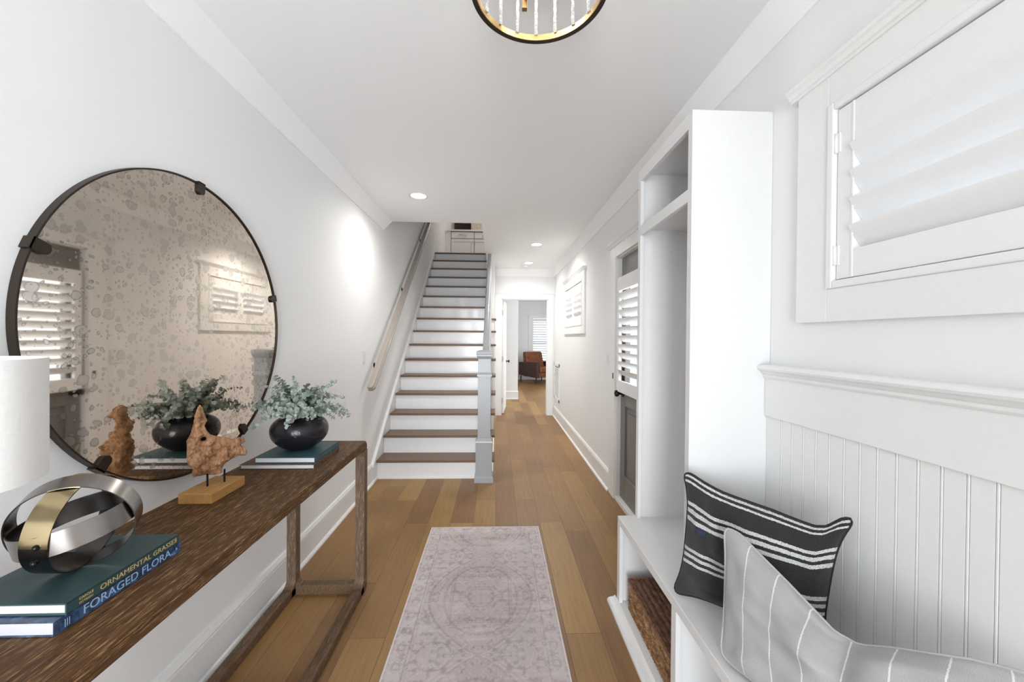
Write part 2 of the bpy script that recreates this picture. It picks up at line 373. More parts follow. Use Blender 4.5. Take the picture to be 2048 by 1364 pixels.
# right wall with openings: (y0,y1,z0,z1)
WO = [(0.04, 1.215, 1.615, 2.205), (4.84, 6.035, 1.615, 2.205)]
DO = (2.58, 3.46, 2.185)
r_ = MB()
def seg(y0, y1, z0, z1): r_.box(WR, WR+0.12, y0, y1, z0, z1)
seg(YB-0.1, 0.04, 0, ZC+0.3); seg(0.04, 1.215, 0, 1.615); seg(0.04, 1.215, 2.205, ZC+0.3); seg(1.215, DO[0], 0, ZC+0.3)
seg(DO[0], DO[1], DO[2], ZC+0.3); seg(DO[1], 4.84, 0, ZC+0.3); seg(4.84, 6.035, 0, 1.615); seg(4.84, 6.035, 2.205, ZC+0.3); seg(6.035, YD+0.12, 0, ZC+0.3)
struct(r_.build('wall_right', 'wall'), 'white wall with the windows and the grey side door')
# unseen back wall; its opening is assumed, narrowed to limit light on the right
b_ = MB(); b_.box(WL-0.1, -1.05, YB-0.1, YB, 0, ZC); b_.box(0.40, WR+0.12, YB-0.1, YB, 0, ZC); b_.box(-1.05, 0.40, YB-0.1, YB, 2.4, ZC)
struct(b_.build('wall_back', 'wall'))
# far wall with doorway
f_ = MB(); f_.box(-0.16, 0.085, YD, YD+0.12, 0, ZC); f_.box(0.955, WR, YD, YD+0.12, 0, ZC); f_.box(0.085, 0.955, YD, YD+0.12, 2.175, ZC)
struct(f_.build('wall_far', 'wall'), 'white wall at the hall end around the doorway')
struct(B(-0.165, -0.045, 6.02, YD, 0, ZC).build('wall_stair', 'wall'), 'white wall beside the upper stairs')
# crown boards
def crown(name, ax, pts, a, b): return struct(MB().prism(pts, ax, a, b).build(name, 'ceil'))
cdp, cpj = 0.131, 0.068
def cpts(w, s): return [(w, ZC), (w+s*cpj, ZC), (w+s*cpj, ZC-0.006), (w+s*0.012, ZC-cdp+0.004), (w+s*0.010, ZC-cdp), (w, ZC-cdp)]
cl = MB(); cq = cpts(WL, 1); n_ = len(cq)
cl.add([(x, YB, z) for x, z in cq] + [(x, 4.215+(z-(ZC-cdp))/cdp*0.13, z) for x, z in cq], [tuple(range(n_)), tuple(range(2*n_-1, n_-1, -1))] + [(i, (i+1) % n_, n_+(i+1) % n_, n_+i) for i in range(n_)])
struct(cl.build('trim_1', 'ceil'), 'sloped crown board along the left wall')
crown('trim_2', 'y', cpts(WR, -1), YB, YD)
crown('trim_3', 'x', [(YD-(x-WL), z) for x, z in cpts(WL, 1)], -0.045, WR)
# baseboards: tall board, cap bead, quarter round
def bbp(w, s):
    return [(w, 0), (w+s*0.035, 0), (w+s*0.034, 0.010), (w+s*0.028, 0.018), (w+s*0.018, 0.022), (w+s*0.018, 0.150), (w+s*0.012, 0.154), (w+s*0.020, 0.160), (w+s*0.020, 0.168), (w+s*0.010, 0.190), (w, 0.192)]
struct(MB().prism(bbp(WL, 1), 'y', YB, 3.86).build('baseboard_left', 'trim'))
bb = MB().prism(bbp(WR, -1), 'y', 3.625, YD-0.02); struct(bb.build('baseboard_right', 'trim'))
struct(MB().prism(bbp(WR, -1), 'y', YB, 0.19).build('baseboard_near', 'trim'))
# stair skirt on the left wall
sl = RS/TR
def skz(y): return 0.14 + sl*(y-3.81)
SKT = MB().prism([(3.86, 0), (4.05, 0), (SD+15*TR, skz(SD+15*TR)-0.62), (7.86, 3.1), (7.86, skz(7.86)), (3.86, skz(3.86))], 'x', WL, WL+0.02)
struct(SKT.build('trim_4', 'trim'), 'sloping skirt board up the stairs')
SKC = MB().prism([(3.855, skz(3.855)-0.022), (7.86, skz(7.86)-0.022), (7.86, skz(7.86)+0.010), (3.855, skz(3.855)+0.010)], 'x', WL, WL+0.031)
struct(SKC.build('trim_5', 'trim', bevel=0.004), 'moulded cap of the sloping skirt board')
struct(B(WL, WL+0.035, 3.84, 3.99, 0, 0.02).build('trim_6', 'trim'))

# wainscot on the near right wall
wn = MB(); SPC = 0.0526; y = 1.414 + SPC
g = 0.0045
yy = 1.4645; edges = [1.4935]
ys = [1.414 - SPC*i for i in range(32)]
prev = 1.4935
prof = [(WR, prev), (WR-0.012, prev)]
for q in ys:
    prof += [(WR-0.012, q+0.0048), (WR-0.0075, q+0.0034), (WR-0.0125, q+0.0016), (WR-0.0125, q-0.0016), (WR-0.0075, q-0.0034), (WR-0.012, q-0.0048)]
prof += [(WR-0.012, -0.28), (WR, -0.28)]
n_ = len(prof); vs = [(a, b, 0.46) for a, b in prof] + [(a, b, 1.155) for a, b in prof]
wn.add(vs, [(i, (i+1) % n_, n_+(i+1) % n_, n_+i) for i in range(n_)])
struct(wn.build('trim_7', 'trim'), 'white beadboard panelling above the bench')
struct(B(WR-0.022, WR, -0.28, 1.4935, 1.15, 1.302).build('trim_8', 'trim', bevel=0.002), 'flat frieze board over the beadboard')
cr = [(WR, 1.300), (WR-0.026, 1.300), (WR-0.030, 1.306), (WR-0.028, 1.314), (WR-0.034, 1.318), (WR-0.040, 1.326), (WR-0.050, 1.331), (WR-0.054, 1.339), (WR-0.052, 1.347), (WR-0.046, 1.352), (WR, 1.354)]
struct(MB().prism(cr, 'y', -0.28, 1.4935).build('trim_9', 'trim'), 'rounded chair rail ledge')

# ------------------------------------------------------------------ windows with shutters
def louver(mb, x, z, y0, y1, w_=0.089, tck=0.011, ang=58):
    a = math.radians(ang); d = (-math.cos(a), math.sin(a)); nrm = (math.sin(a), math.cos(a)); pts = []
    for i in range(14):
        t_ = 2*PI*i/14; u_, v_ = math.cos(t_)*w_/2, math.sin(t_)*tck/2
        pts.append((x + d[0]*u_ + nrm[0]*v_, z + d[1]*u_ + nrm[1]*v_))
    n = len(pts); vs = [(p[0], y0, p[1]) for p in pts] + [(p[0], y1, p[1]) for p in pts]
    mb.add(vs, [tuple(range(n)), tuple(range(2*n-1, n-1, -1))])
    mb.add(vs, [(i, (i+1) % n, n+(i+1) % n, n+i) for i in range(n)], True)
def shutter(label, y0, y1, z0, z1, xc, zs, stile=0.052, top=None, bot=None, ang=58, hinge=None, grp=None, lw=0.089):
    T = thing('plantation_shutter', label, 'shutter', (xc, (y0+y1)/2, z0), grp)
    xa, xb = xc-0.014, xc+0.014
    f = MB(); f.box(xa, xb, y0, y0+stile, z0, z1); f.box(xa, xb, y1-stile, y1, z0, z1)
    f.box(xa+0.001, xb-0.001, y0+stile, y1-stile, z1-top, z1); f.box(xa+0.001, xb-0.001, y0+stile, y1-stile, z0, z0+bot)
    for yy in (y0+stile, y1-stile): f.box(xa-0.0015, xa+0.002, yy-0.004, yy+0.004, z0, z1)
    f.build('shutter_frame', 'shutter', T, bevel=0.0015)
    for z in zs:
        l = MB(); louver(l, xc, z, y0+stile+0.001, y1-stile-0.001, lw, ang=ang); l.build('louver', 'shutter', T)
    if hinge is not None:
        for hz in (z0+0.075, z1-0.105):
            hm = MB(); hm.box(xa-0.004, xa+0.001, hinge-0.012, hinge+0.012, hz-0.03, hz+0.03); hm.tube([(xa-0.006, hinge, hz-0.031), (xa-0.006, hinge, hz+0.031)], 0.0045)
            hm.build('hinge', 'shutter', T)
    return T
def window(n, y0, y1, z0, z1, lab):
    W = sroot('window_%d' % n, (WR, (y0+y1)/2, z0), lab)
    f = MB(); cw = 0.128; x0 = WR-0.02
    f.box(x0, WR, y0-cw, y0, z0-0.105, z1+0.10); f.box(x0, WR, y1, y1+cw, z0-0.105, z1+0.10)
    f.box(x0, WR, y0, y1, z1, z1+0.10); f.box(x0, WR, y0, y1, z0-0.105, z0)
    f.build('casing', 'trim', W, bevel=0.002)
    hp = [(WR, z1+0.095), (WR-0.026, z1+0.095), (WR-0.028, z1+0.103), (WR-0.034, z1+0.106), (WR-0.040, z1+0.118), (WR-0.048, z1+0.123), (WR-0.050, z1+0.133), (WR, z1+0.136)]
    MB().prism(hp, 'y', y0-cw-0.025, y1+cw+0.025).build('head_moulding', 'trim', W)
    # reveal, shutter mounting frame with a rounded lip, glass and sash
    g_ = MB()
    for (a, b, c0, c1) in ((y0, y0+0.024, z0, z1), (y1-0.024, y1, z0, z1), (y0+0.024, y1-0.024, z0, z0+0.024), (y0+0.024, y1-0.024, z1-0.024, z1)):
        g_.box(WR-0.026, WR+0.10, a, b, c0, c1)
    g_.build('mounting_frame', 'shutter', W, bevel=0.004)
    s_ = MB(); ym = (y0+y1)/2
    for (a, b, c0, c1) in ((y0+0.024, y0+0.065, z0+0.024, z1-0.024), (y1-0.065, y1-0.024, z0+0.024, z1-0.024), (y0+0.065, y1-0.065, z0+0.024, z0+0.065), (y0+0.065, y1-0.065, z1-0.065, z1-0.024), (ym-0.02, ym+0.02, z0+0.065, z1-0.065)):
        s_.box(WR+0.085, WR+0.115, a, b, c0, c1)
    s_.build('sash', 'shutter', W); B(WR+0.098, WR+0.102, y0+0.03, y1-0.03, z0+0.03, z1-0.03).build('glass_pane', 'pane', W)
    return W
for n, (y0, y1, z0, z1) in enumerate(WO, 1):
    window(n, y0, y1, z0, z1, ['large shuttered window above the beadboard', 'small shuttered window further down the hall'][n-1])
    a0, a1, ym = y0+0.027, y1-0.027, (y0+y1)/2; zb, zt = z0+0.028, z1-0.028
    zs = [1.765, 1.8475, 1.930, 2.012]
    xs = WR+0.002
    labs = [('white shutter panel nearer the camera on the large window', 'white louvered shutter panel on the large window, beside the tall cabinet'),
            ('white shutter panel on the small hall window, nearer the grey door', 'white shutter panel on the small hall window, nearer the doorway')][n-1]
    shutter(labs[0], a0, ym-0.002, zb, zt, xs, zs, top=0.125, bot=0.085, ang=55)
    shutter(labs[1], ym+0.002, a1, zb, zt, xs, zs, top=0.125, bot=0.085, ang=55, hinge=a1+0.001)

# ------------------------------------------------------------------ grey side door on the right wall
D = sroot('door_1', (WR, 3.02, 0), 'grey side door in the right wall past the tall cabinet')
f = MB(); f.box(WR-0.02, WR, DO[1], 3.62, 0, 2.29); f.box(WR-0.02, WR, 2.44, DO[0], 0, 2.29); f.box(WR-0.02, WR, DO[0], DO[1], DO[2], 2.29)
f.build('casing', 'trim', D, bevel=0.002)
MB().prism([(WR, 2.285), (WR-0.026, 2.285), (WR-0.03, 2.296), (WR-0.042, 2.308), (WR-0.05, 2.314), (WR-0.05, 2.328), (WR, 2.332)], 'y', 2.41, 3.65).build('head_moulding', 'trim', D)
jm = MB(); jm.box(WR, WR+0.12, DO[1]-0.012, DO[1], 0, DO[2]); jm.box(WR, WR+0.12, DO[0], DO[0]+0.012, 0, DO[2]); jm.box(WR, WR+0.12, DO[0], DO[1], DO[2]-0.012, DO[2])
jm.build('jamb', 'trim', D)
B(WR-0.01, WR+0.1, DO[0], DO[1], 0, 0.03).build('threshold', 'trim', D)
xd0, xd1 = WR+0.035, WR+0.08; ya, yb = DO[0]+0.015, DO[1]-0.015
dl = MB(); dl.box(xd0, xd1, ya, ya+0.115, 0.03, 2.17); dl.box(xd0, xd1, yb-0.115, yb, 0.03, 2.17); dl.box(xd0, xd1, ya+0.115, yb-0.115, 0.03, 0.25); dl.box(xd0, xd1, ya+0.115, yb-0.115, 0.86, 1.04); dl.box(xd0, xd1, ya+0.115, yb-0.115, 1.97, 2.17)
dl.build('door_leaf', 'doorgrey', D, bevel=0.003)
pm = MB(); pm.box(xd0+0.018, xd1-0.01, ya+0.1, yb-0.1, 0.24, 0.87); pm.box(xd0+0.006, xd0+0.02, ya+0.165, yb-0.165, 0.30, 0.81); pm.build('raised_panel', 'doorgrey', D, bevel=0.006)
B(xd0+0.018, xd0+0.026, ya+0.11, yb-0.11, 1.035, 1.975).build('glass_pane', 'pane', D)
kb = MB(); kb.lathe([(0.031, xd0), (0.031, xd0-0.008), (0.012, xd0-0.012), (0.011, xd0-0.036), (0.024, xd0-0.042), (0.030, xd0-0.056), (0.026, xd0-0.070), (0.012, xd0-0.076)], (0, yb-0.062, 0.965), 20, 'x'); kb.build('door_knob', 'black', D)
kb = MB(); kb.box(xd0-0.012, xd0, yb-0.09, yb-0.035, 1.04, 1.24); kb.lathe([(0.018, xd0-0.012), (0.018, xd0-0.028), (0.01, xd0-0.03)], (0, yb-0.062, 1.13), 16, 'x'); kb.build('deadbolt', 'black', D, bevel=0.003)
B(WR-0.023, WR-0.0195, 3.49, 3.515, 1.085, 1.135).build('strike_plate', 'black', D)
zs = [1.155+0.0735*i for i in range(10)]
shutter('white louvered shutter panel mounted on the grey side door', 2.70, 3.405, 0.985, 1.985, WR-0.005, zs, stile=0.055, top=0.115, bot=0.10, ang=46, lw=0.080)

# ------------------------------------------------------------------ air grille, switches, lights, detector
G = thing('return_air_grille', 'tall white return air grille low on the right wall', 'vent', (WR, 6.9, 0.33))
gm = MB(); gm.box(WR-0.012, WR, 6.62, 6.67, 0.33, 1.00); gm.box(WR-0.012, WR, 7.13, 7.18, 0.33, 1.00); gm.box(WR-0.012, WR, 6.62, 7.18, 0.33, 0.385); gm.box(WR-0.012, WR, 6.62, 7.18, 0.945, 1.00); gm.build('grille_frame', 'trim', G, bevel=0.002)
B(WR-0.002, WR, 6.66, 7.14, 0.37, 0.96).build('backing', 'slot', G)
for i in range(22):
    z = 0.395+i*0.025; MB().prism([(WR-0.002, z), (WR-0.010, z-0.008), (WR-0.010, z-0.005), (WR-0.002, z+0.004)], 'y', 6.67, 7.13).build('slat', 'trim', G)
def switch(label, x, y, z, s, w_, h_, n):
    T = thing('light_switch', label, 'light switch', (x, y, z))
    B(*sorted((x, x+s*0.006)), y-w_/2, y+w_/2, z, z+h_).build('cover_plate', 'plastic', T, bevel=0.002)
    for i in range(n):
        yc = y + (i-(n-1)/2)*0.046
        B(*sorted((x+s*0.006, x+s*0.011)), yc-0.016, yc+0.016, z+h_/2-0.033, z+h_/2+0.033).build('rocker', 'plastic', T, bevel=0.002)
switch('double white switch plate beside the grey side door', WR, 3.72, 1.185, -1, 0.118, 0.125, 2)
switch('single white switch plate on the left wall beside the handrail', WL, 3.638, 1.19, 1, 0.075, 0.125, 1)
for (a, b), lab in zip(DOWN, ('recessed ceiling light nearest the camera, left of the stairs', 'recessed ceiling light, middle one along the hall', 'recessed ceiling light furthest away above the doorway end')):
    T = thing('recessed_light', lab, 'ceiling light', (a, b, ZC), 'recessed lights in the hall ceiling')
    MB().lathe([(0.066, ZC-0.001), (0.068, ZC-0.006), (0.082, ZC-0.005), (0.086, ZC)], (a, b, 0), 40, cap=False).build('trim_ring', 'plastic', T)
    MB().lathe([(0.001, ZC-0.004), (0.066, ZC-0.004), (0.066, ZC-0.0005)], (a, b, 0), 40).build('lens', 'lamp', T)
tag(MB().lathe([(0.001, ZC), (0.072, ZC), (0.072, ZC-0.014), (0.06, ZC-0.032), (0.001, ZC-0.034)], (0.50, 6.86, 0), 36, cap=False).build('smoke_detector', 'plastic'), 'round white smoke detector on the ceiling by the doorway', 'smoke detector')

# ------------------------------------------------------------------ staircase
S = thing('staircase', 'straight staircase with brown oak treads and glossy white risers', 'stairs', (-0.6, SD, 0))
for k in range(16):
    y0 = SD + k*TR; z0 = k*RS
    xr = -0.045 if k < 9 else -0.165
    B(WL+0.021, xr, y0, y0+0.018, z0, z0+RS-0.026).build('riser', 'riser', S)
    xt = -0.012 if k < 9 else -0.166
    depth = TR+0.02 if k < 15 else 0.35
    B(WL+0.021, xt, y0-0.028, y0+depth, z0+RS-0.026, z0+RS).build('tread', 'tread', S, bevel=0.006)
side = [(SD, 0)]
for k in range(9):
    side += [(SD+k*TR, k*RS+RS-0.027), (SD+(k+1)*TR-0.001, k*RS+RS-0.027)]
side = side[:-1] + [(6.02, side[-1][1]), (6.02, 0)]
MB().prism(side, 'x', -0.06, -0.042).build('side_panel', 'trim', S)
B(WL+0.02, -0.06, SD-0.014, SD, 0, 0.016).build('shoe_moulding', 'trim', S)
B(-0.06, -0.03, SD+0.1, 6.0, 0, 0.02).build('shoe_moulding', 'trim', S)

# newel post
N = thing('newel_post', 'square grey newel post at the foot of the stairs', 'newel post', (-0.12, 3.945, 0))
cx, cy = -0.121, 3.945
def sq(mb, h0, h1, a, b=None):
    b = a if b is None else b
    mb.add([(cx-a, cy-a, h0), (cx+a, cy-a, h0), (cx+a, cy+a, h0), (cx-a, cy+a, h0), (cx-b, cy-b, h1), (cx+b, cy-b, h1), (cx+b, cy+b, h1), (cx-b, cy+b, h1)],
           [(3, 2, 1, 0), (4, 5, 6, 7), (0, 1, 5, 4), (1, 2, 6, 5), (2, 3, 7, 6), (3, 0, 4, 7)])
m_ = MB(); sq(m_, 0, 0.402, 0.0825); m_.build('base_box', 'newel', N, bevel=0.002)
m_ = MB(); sq(m_, 0, 0.05, 0.095, 0.094); sq(m_, 0.05, 0.062, 0.094, 0.084); m_.build('base_moulding', 'newel', N)
m_ = MB(); sq(m_, 0.40, 0.412, 0.086, 0.084); sq(m_, 0.412, 0.436, 0.078, 0.068); m_.build('collar', 'newel', N)
m_ = MB(); sq(m_, 0.43, 1.25, 0.064); m_.build('shaft', 'newel', N, bevel=0.002)
m_ = MB(); sq(m_, 1.060, 1.078, 0.075, 0.073); sq(m_, 1.078, 1.10, 0.073, 0.065); m_.build('neck_moulding', 'newel', N)
m_ = MB(); sq(m_, 1.235, 1.262, 0.066, 0.078); sq(m_, 1.262, 1.283, 0.080); sq(m_, 1.283, 1.312, 0.084, 0.080); sq(m_, 1.312, 1.322, 0.080, 0.045); m_.build('cap', 'newel', N, bevel=0.002)
# balustrade: sloping greige rail and white balusters up to the ceiling edge
Bn = thing('stair_balustrade', 'painted handrail with square white balusters rising from the newel post', 'railing', (-0.12, 4.1, 0.2))
def railz(y): return 1.215 + sl*(y-4.01)
pr_ = []
ye = 5.86
MB().add([(x, y, railz(y)+dz) for y in (4.01, ye) for x, dz in ((-0.150, -0.04), (-0.092, -0.04), (-0.092, 0.0), (-0.105, 0.018), (-0.137, 0.018), (-0.150, 0.0))],
         [(5, 4, 3, 2, 1, 0), (6, 7, 8, 9, 10, 11)] + [(i, (i+1) % 6, 6+(i+1) % 6, 6+i) for i in range(6)]).build('handrail', 'newel', Bn, bevel=0.003)
for k in range(8):
    for q in (0.06, 0.18):
        y = SD + k*TR + q; z0 = (k+1)*RS
        if y < 4.06: continue
        B(-0.115, -0.083, y-0.016, y+0.016, z0, min(railz(y)-0.03, ZC-0.005)).build('baluster', 'trim', Bn)

# wall handrail
HR = thing('wall_handrail', 'greige wooden handrail mounted on the wall up the left side of the stairs', 'handrail', (-1.16, 3.55, 0.95))
h = MB(); P0, P1 = Vector((-1.158, 3.60, 0.968)), Vector((-1.158, 7.9, 0.968+sl*4.3))
d = (P1-P0).normalized(); sx = Vector((1, 0, 0)); nn = sx.cross(d).normalized()
if nn.z < 0: nn = -nn
sec = [(-0.034, -0.028), (0.034, -0.028), (0.038, -0.006), (0.030, 0.006), (0.026, 0.024), (-0.026, 0.024), (-0.030, 0.006), (-0.038, -0.006)]
def ringv(p, s=1.0, cut=0.0): return [p + sx*(a*s) + nn*b + d*(cut*(a > 0)) for a, b in sec]
vs = ringv(P0, 0.55) + ringv(P0 + d*0.03, 1) + ringv(P1, 1)
fs = [tuple(range(7, -1, -1)), tuple(range(16, 24))] + [(r*8+i, r*8+(i+1) % 8, (r+1)*8+(i+1) % 8, (r+1)*8+i) for r in range(2) for i in range(8)]
h.add(vs, fs); h.build('rail', 'rail', HR, bevel=0.003)
for yb_ in (3.93, 5.05, 6.2, 7.3):
    p = P0 + d*((yb_-3.60)/d.y); bm_ = MB(); q = p - nn*0.03
    bm_.tube([q, q - Vector((0.01, 0, 0.03)), q - Vector((0.05, 0, 0.045)), (WL+0.004, q.y, q.z-0.045)], 0.007)
    bm_.lathe([(0.026, WL), (0.026, WL+0.005), (0.012, WL+0.009)], (0, q.y, q.z-0.045), 16, 'x'); bm_.build('wall_bracket', 'black', HR)
# ------------------------------------------------------------------ upper floor seen up the stairs
UZ = 16*RS
u_ = MB(); u_.box(WL, 2.4, 7.86, 9.95, UZ-0.25, UZ); u_.box(-0.16, 2.4, 7.35, 7.86, UZ-0.25, UZ)
struct(u_.build('floor_upper', 'floor', origin=(0, 0, UZ)))
struct(B(WL-0.1, 2.4, 9.83, 9.95, UZ, 5.6).build('wall_upper_far', 'wall'))
struct(B(-0.18, -0.06, HY0, 7.4, ZC+0.30, 5.6).build('wall_upper_right', 'wall'))
struct(B(2.4, 2.5, 7.3, 9.95, UZ, 5.6).build('wall_upper_side', 'wall'))
struct(B(-0.06, 2.4, 7.28, 7.4, UZ, 5.6).build('wall_upper_near', 'wall'))
struct(B(WL, -0.18, HY0-0.1, HY0, ZC+0.3, 5.6).build('wall_upper_front', 'wall'))
struct(B(WL-0.1, 2.5, HY0-0.1, 9.95, 5.5, 5.6).build('ceiling_upper', 'ceil'))
KC = thing('base_cabinet', 'white shaker base cabinet with drawers at the top of the stairs', 'cabinet', (-0.3, 9.2, UZ))
K0_ = 9.2
B(-1.14, 0.75, K0_+0.06, 9.80, UZ+0.09, UZ+0.855).build('body', 'cab', KC); B(-1.12, 0.75, K0_+0.08, 9.8, UZ, UZ+0.09).build('toe_kick', 'cab', KC)
B(-1.19, 0.78, K0_-0.02, 9.808, UZ+0.855, UZ+0.893).build('countertop', 'cab', KC, bevel=0.003)
B(-1.232, -1.105, K0_+0.004, K0_+0.03, UZ, UZ+0.854).build('filler_panel', 'cab', KC)
for i, (xa, xb) in enumerate(((-1.09, -0.560), (-0.545, -0.01), (0.005, 0.55))):
    dr = B(xa, xb, K0_, K0_+0.05, UZ+0.69, UZ+0.838).build('drawer', 'cab', KC, bevel=0.002)
    MB().tube([((xa+xb)/2-0.09, K0_-0.025, UZ+0.765), ((xa+xb)/2+0.09, K0_-0.025, UZ+0.765)], 0.006).box((xa+xb)/2-0.075, (xa+xb)/2-0.065, K0_-0.025, K0_, UZ+0.76, UZ+0.77).box((xa+xb)/2+0.065, (xa+xb)/2+0.075, K0_-0.025, K0_, UZ+0.76, UZ+0.77).build('handle', 'steel', dr)
    dm_ = MB(); dm_.box(xa, xb, K0_+0.008, K0_+0.05, UZ+0.10, UZ+0.675)
    for q in ((xa, xa+0.06, UZ+0.10, UZ+0.675), (xb-0.06, xb, UZ+0.10, UZ+0.675), (xa+0.06, xb-0.06, UZ+0.615, UZ+0.675), (xa+0.06, xb-0.06, UZ+0.10, UZ+0.16)): dm_.box(q[0], q[1], K0_, K0_+0.0079, q[2], q[3])
    dd = dm_.build('door', 'cab', KC)
    kx = xb-0.03 if i == 0 else xa+0.03
    MB().ball((kx, K0_-0.018, UZ+0.60), 0.013, n=8).build('knob', 'steel', dd)
struct(B(-1.16, 0.75, 9.81, 9.83, UZ+0.893, UZ+1.4).build('wall_backsplash', 'tile'), 'beige tiled backsplash above the upstairs counter')
T = thing('wall_screen', 'dark rectangular panel above the upstairs counter', 'screen', (-0.87, 9.79, UZ+0.92))
B(-1.07, -0.68, 9.77, 9.81, UZ+0.93, UZ+1.3).build('panel', 'darkpanel', T); B(-1.08, -0.67, 9.775, 9.808, UZ+0.92, UZ+1.31).build('frame', 'black', T)

# ------------------------------------------------------------------ doorway and far room
D2 = sroot('door_2', (0.52, YD, 0), 'white cased doorway at the end of the hall')
f = MB(); x0, x1 = 0.085, 0.955
f.box(-0.04, x0, YD-0.02, YD, 0, 2.175); f.box(x1, WR-0.03, YD-0.02, YD, 0, 2.175); f.box(-0.04, WR-0.03, YD-0.02, YD, 2.175, 2.27)
f.build('casing', 'trim', D2, bevel=0.002)
f = MB(); f.box(-0.04, WR-0.02, YD-0.028, YD, 2.27, 2.285); f.box(-0.04, WR-0.02, YD-0.034, YD, 2.285, 2.297); f.build('head_moulding', 'trim', D2)
f = MB(); f.box(x0, x0+0.014, YD, YD+0.12, 0, 2.175); f.box(x1-0.014, x1, YD, YD+0.12, 0, 2.175); f.box(x0, x1, YD, YD+0.12, 2.16, 2.175); f.build('jamb', 'trim', D2)
D3 = sroot('door_3', (0.105, 7.36, 0), 'white door standing open inside the far doorway')
ang = math.radians(4.5)
def rot3(mb):
    vv_ = []
    for (x, y, z) in mb.v:
        u1, v1 = x-0.105, y-7.36; vv_.append((0.105 + u1*math.cos(ang) + v1*math.sin(ang), 7.36 - u1*math.sin(ang) + v1*math.cos(ang), z))
    mb.v = vv_; return mb
lf = MB(); lf.box(0.105, 0.14, 7.36, 8.16, 0.012, 2.15)
rot3(lf).build('door_leaf', 'trim', D3, bevel=0.003)
for z in (0.25, 1.05, 1.92): B(0.099, 0.106, YD+0.04, 7.37, z-0.05, z+0.05).build('hinge', 'black', D3)
kn = MB(); kn.lathe([(0.028, 0.14), (0.028, 0.147), (0.011, 0.15), (0.011, 0.175), (0.027, 0.185), (0.029, 0.20), (0.015, 0.212)], (0, 8.09, 0.96), 16, 'x'); rot3(kn).build('door_knob', 'black', D3)
struct(B(-0.5, 0.505, 9.15, 9.27, 0, ZC+0.1).build('wall_closet', 'wall'), 'wall end inside the far room left of the armchair')
struct(MB().prism([(9.15-(x-WL), z) for x, z in bbp(WL, 1)], 'x', -0.5, 0.515).build('baseboard_closet', 'trim'))
struct(B(-0.62, -0.5, 7.9, 13.6, 0, ZC+0.1).build('wall_room_left', 'wall'))
struct(B(0.385, 0.505, 9.27, 13.5, 0, ZC+0.1).build('wall_room_closet_side', 'wall'))
struct(B(3.5, 3.6, YD, 13.6, 0, ZC+0.3).build('wall_room_right', 'wall'))
struct(B(WR, 3.5, YD, YD+0.12, 0, ZC+0.3).build('wall_room_near', 'wall'))
wf = MB(); wf.box(-0.6, 1.22, 13.5, 13.62, 0, 3.1); wf.box(2.2, 3.6, 13.5, 13.62, 0, 3.1); wf.box(1.22, 2.2, 13.5, 13.62, 0, 0.42); wf.box(1.22, 2.2, 13.5, 13.62, 2.14, 3.1)
struct(wf.build('wall_room_far', 'wall'))
cm = MB(); cm.box(-0.16, 3.6, YD+0.12, 7.9, ZC, ZC+0.12); cm.box(-0.6, 3.6, 7.9, 9.9, ZC, ZC+0.12); cm.box(-0.6, 0.95, 9.9, 13.6, ZC, ZC+0.12); cm.box(2.9, 3.6, 9.9, 13.6, ZC, ZC+0.12); cm.box(0.95, 2.9, 12.7, 13.6, ZC, ZC+0.12)
cm.box(-0.6, 3.6, 9.7, 13.6, ZC+0.25, ZC+0.35); struct(cm.build('ceiling_room', 'ceil'))
struct(MB().prism([(13.5-(x-WL), z) for x, z in bbp(WL, 1)], 'x', 0.505, 3.5).build('baseboard_far', 'trim'))
W3 = sroot('window_3', (1.7, 13.5, 0.42), 'bright window with blinds behind the leather armchair')
f = MB(); f.box(1.10, 1.22, 13.48, 13.5, 0.32, 2.24); f.box(2.2, 2.32, 13.48, 13.5, 0.32, 2.24); f.box(1.22, 2.2, 13.48, 13.5, 2.14, 2.24); f.box(1.22, 2.2, 13.48, 13.5, 0.32, 0.42); f.build('casing', 'trim', W3)
B(1.06, 2.36, 13.46, 13.5, 2.24, 2.28).build('head_moulding', 'trim', W3)
f = MB(); f.box(1.22, 1.27, 13.55, 13.59, 0.42, 2.14); f.box(2.15, 2.2, 13.55, 13.59, 0.42, 2.14); f.box(1.22, 2.2, 13.55, 13.59, 1.25, 1.29); f.build('sash', 'shutter', W3); B(1.25, 2.17, 13.565, 13.57, 0.44, 2.12).build('glass_pane', 'pane', W3)
T = thing('window_shutter', 'white louvered shutter over the far room window', 'shutter', (1.7, 13.5, 0.43))
f = MB(); f.box(1.225, 1.275, 13.49, 13.52, 0.43, 2.13); f.box(2.145, 2.195, 13.49, 13.52, 0.43, 2.13); f.box(1.275, 2.145, 13.49, 13.52, 2.03, 2.13); f.box(1.275, 2.145, 13.49, 13.52, 0.43, 0.53); f.build('shutter_frame', 'shutter', T)
for i in range(18):
    z = 0.575+i*0.083; a = math.radians(34); dy, dz = 0.042*math.cos(a), 0.042*math.sin(a)
    MB().add([(x, 13.505+s*dy, z-s*dz+q*0.005) for x in (1.275, 2.145) for s, q in ((-1, 0), (0, 1), (1, 0), (0, -1))],
             [(0, 1, 2, 3), (7, 6, 5, 4), (0, 4, 5, 1), (1, 5, 6, 2), (2, 6, 7, 3), (3, 7, 4, 0)]).build('louver', 'shutter', T)
